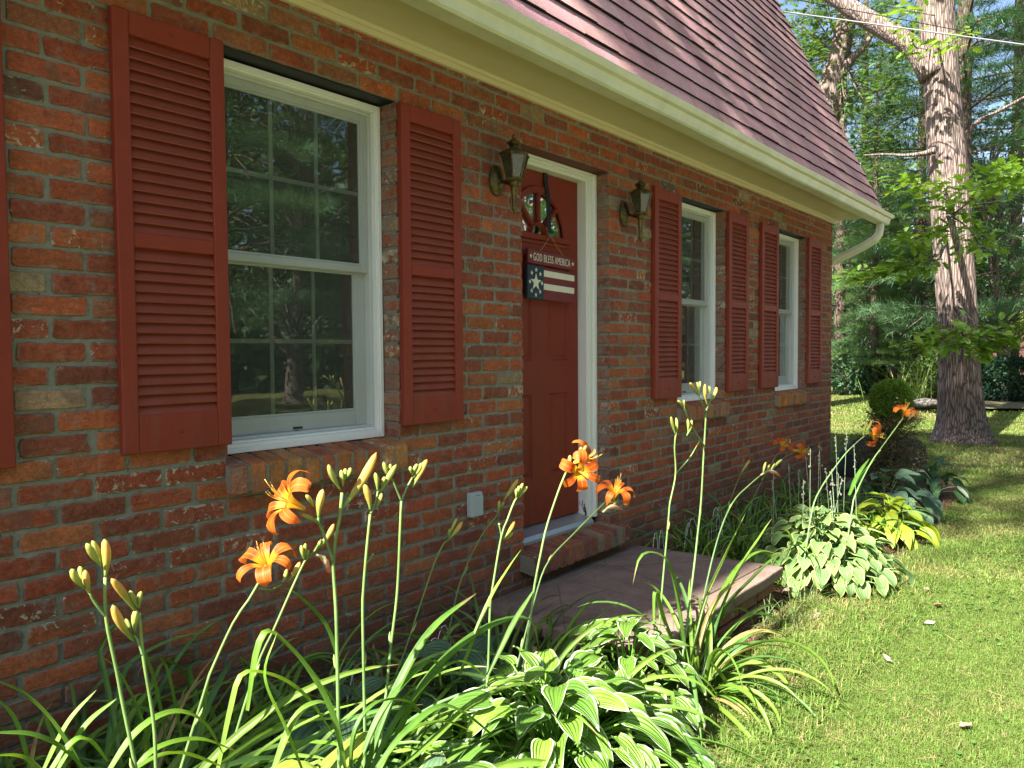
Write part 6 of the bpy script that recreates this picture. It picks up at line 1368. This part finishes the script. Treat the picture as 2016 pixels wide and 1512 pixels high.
bush("shrub", (24.208,2.021,0.000), .9, "light green loose shrub just left of the oak", (.11, .19, .05), 2600, .12, 34, M_TREEL, .75, .3, GS)
bush("shrub", (24.913,0.892,0.000), .75, "yellow green shrub between the oak and the dark mounded one", (.15, .20, .04), 1800, .11, 35, M_TREEL, .7, .3, GS)
b = MB(); P0, P1 = np.array((21.425,2.404,0.000)), np.array((22.502,-0.634,0.000)); n = 30; tt = np.linspace(0, 1, n)[:, None]; c = P0 + (P1 - P0) * tt; wv = .15 * np.sin(tt * 9)
b.add(np.concatenate([c + np.array([-1.1, 0, .0]) + wv * np.array([1, 0, 0]), c + np.array([0, 0, .045]), c + np.array([4.2, 0, .05])]), [(i, i + 1, n + i + 1, n + i)[::-1] for i in range(n - 1)] + [(n + i, n + i + 1, 2 * n + i + 1, 2 * n + i)[::-1] for i in range(n - 1)]); tag(b.build("far_garden_bed", m_plain('leaf_mould', (.13, .115, .06), .95, 0, .6), None, True), kind="structure")
for i, (px, lab) in enumerate((((21.343,2.174,0.000), "grey stone at the left end of the far bed's edge"), ((21.277,1.929,0.000), "grey stone in the middle of the far bed's edge"), ((21.251,1.628,0.000), "grey stone of the far bed's edge next to the oak"))):
    rock((px[0] - .6, px[1], .08), .5, .62, .22, 20 + i, m_plain('grey_stone', (.13, .115, .105), .9, 0, .5), lab, group="stones edging the far bed")
fp = empty("tall_flowers", (22.485,2.246,0.000)); tag(fp, "tall thin yellow green perennials in the far bed left of the oak", "plant"); m = MB(); rg = np.random.default_rng(3)
for i in range(46):
    a = rg.uniform(0, 6.28); Pq = arch((rg.normal(0, .45), rg.normal(0, .35), .05), a, rg.uniform(.6, 1.35), rg.uniform(1.1, 1.5), rg.uniform(.1, .8), 9); strap(m, Pq, .03, np.array((.19, .27, .06)) * rg.uniform(.7, 1.2), .2)
m.build("foliage", M_STRAP, fp)
# neighbour's house, glimpsed
nh = empty("neighbour_house", (50, -1.0, 0)); tag(nh, "distant red house glimpsed between the leaves at the right edge", "house"); m = MB(); box(m, -3, 3, -6, 4.6, 0, 2.7); m.build("wall", m_plain("red_siding", (.075, .03, .024), .7), nh)
m = MB(); m.add([(-3.4, -6.3, 2.6), (-3.4, 4.9, 2.6), (0, 4.9, 4.4), (0, -6.3, 4.4), (3.4, -6.3, 2.6), (3.4, 4.9, 2.6)], [(0, 3, 2, 1), (3, 4, 5, 2), (0, 4, 3), (1, 2, 5)]); m.build("roof", m_plain("brown_roof", (.26, .17, .15), .9), nh)
m = MB(); box(m, -3.03, -2.98, -4.5, -3.2, 1.0, 2.1); m.build("window", M_VINYL, nh)
# overhead cables from the house to a pole off to the right
def cable(a, b, sag, r, label, mat):
    a, b = np.array(a), np.array(b); t = np.linspace(0, 1, 60)[:, None]; P = a + (b - a) * t; P[:, 2] -= (sag * 4 * t * (1 - t))[:, 0]; m = MB(); tube(m, P, r, 6); tag(m.build("overhead_cable", mat, None, True), label, "cable", "overhead cables")
a1, b1 = np.array((9.500,1.046,5.493)), np.array((12.500,-1.076,5.465)); a2, b2 = np.array((9.500,1.097,5.690)), np.array((12.500,-1.076,5.492))
cable(a1 - (b1 - a1) * .12, b1 + (b1 - a1) * 3.0, .0, .010, "pale thicker overhead cable crossing in front of the oak", m_plain("grey_cable", (.42, .42, .42), .5)); cable(a2 - (b2 - a2) * .10, b2 + (b2 - a2) * 3.0, .0, .006, "thin black overhead cable just above the pale one", m_plain("black_cable", (.02, .02, .02), .5))
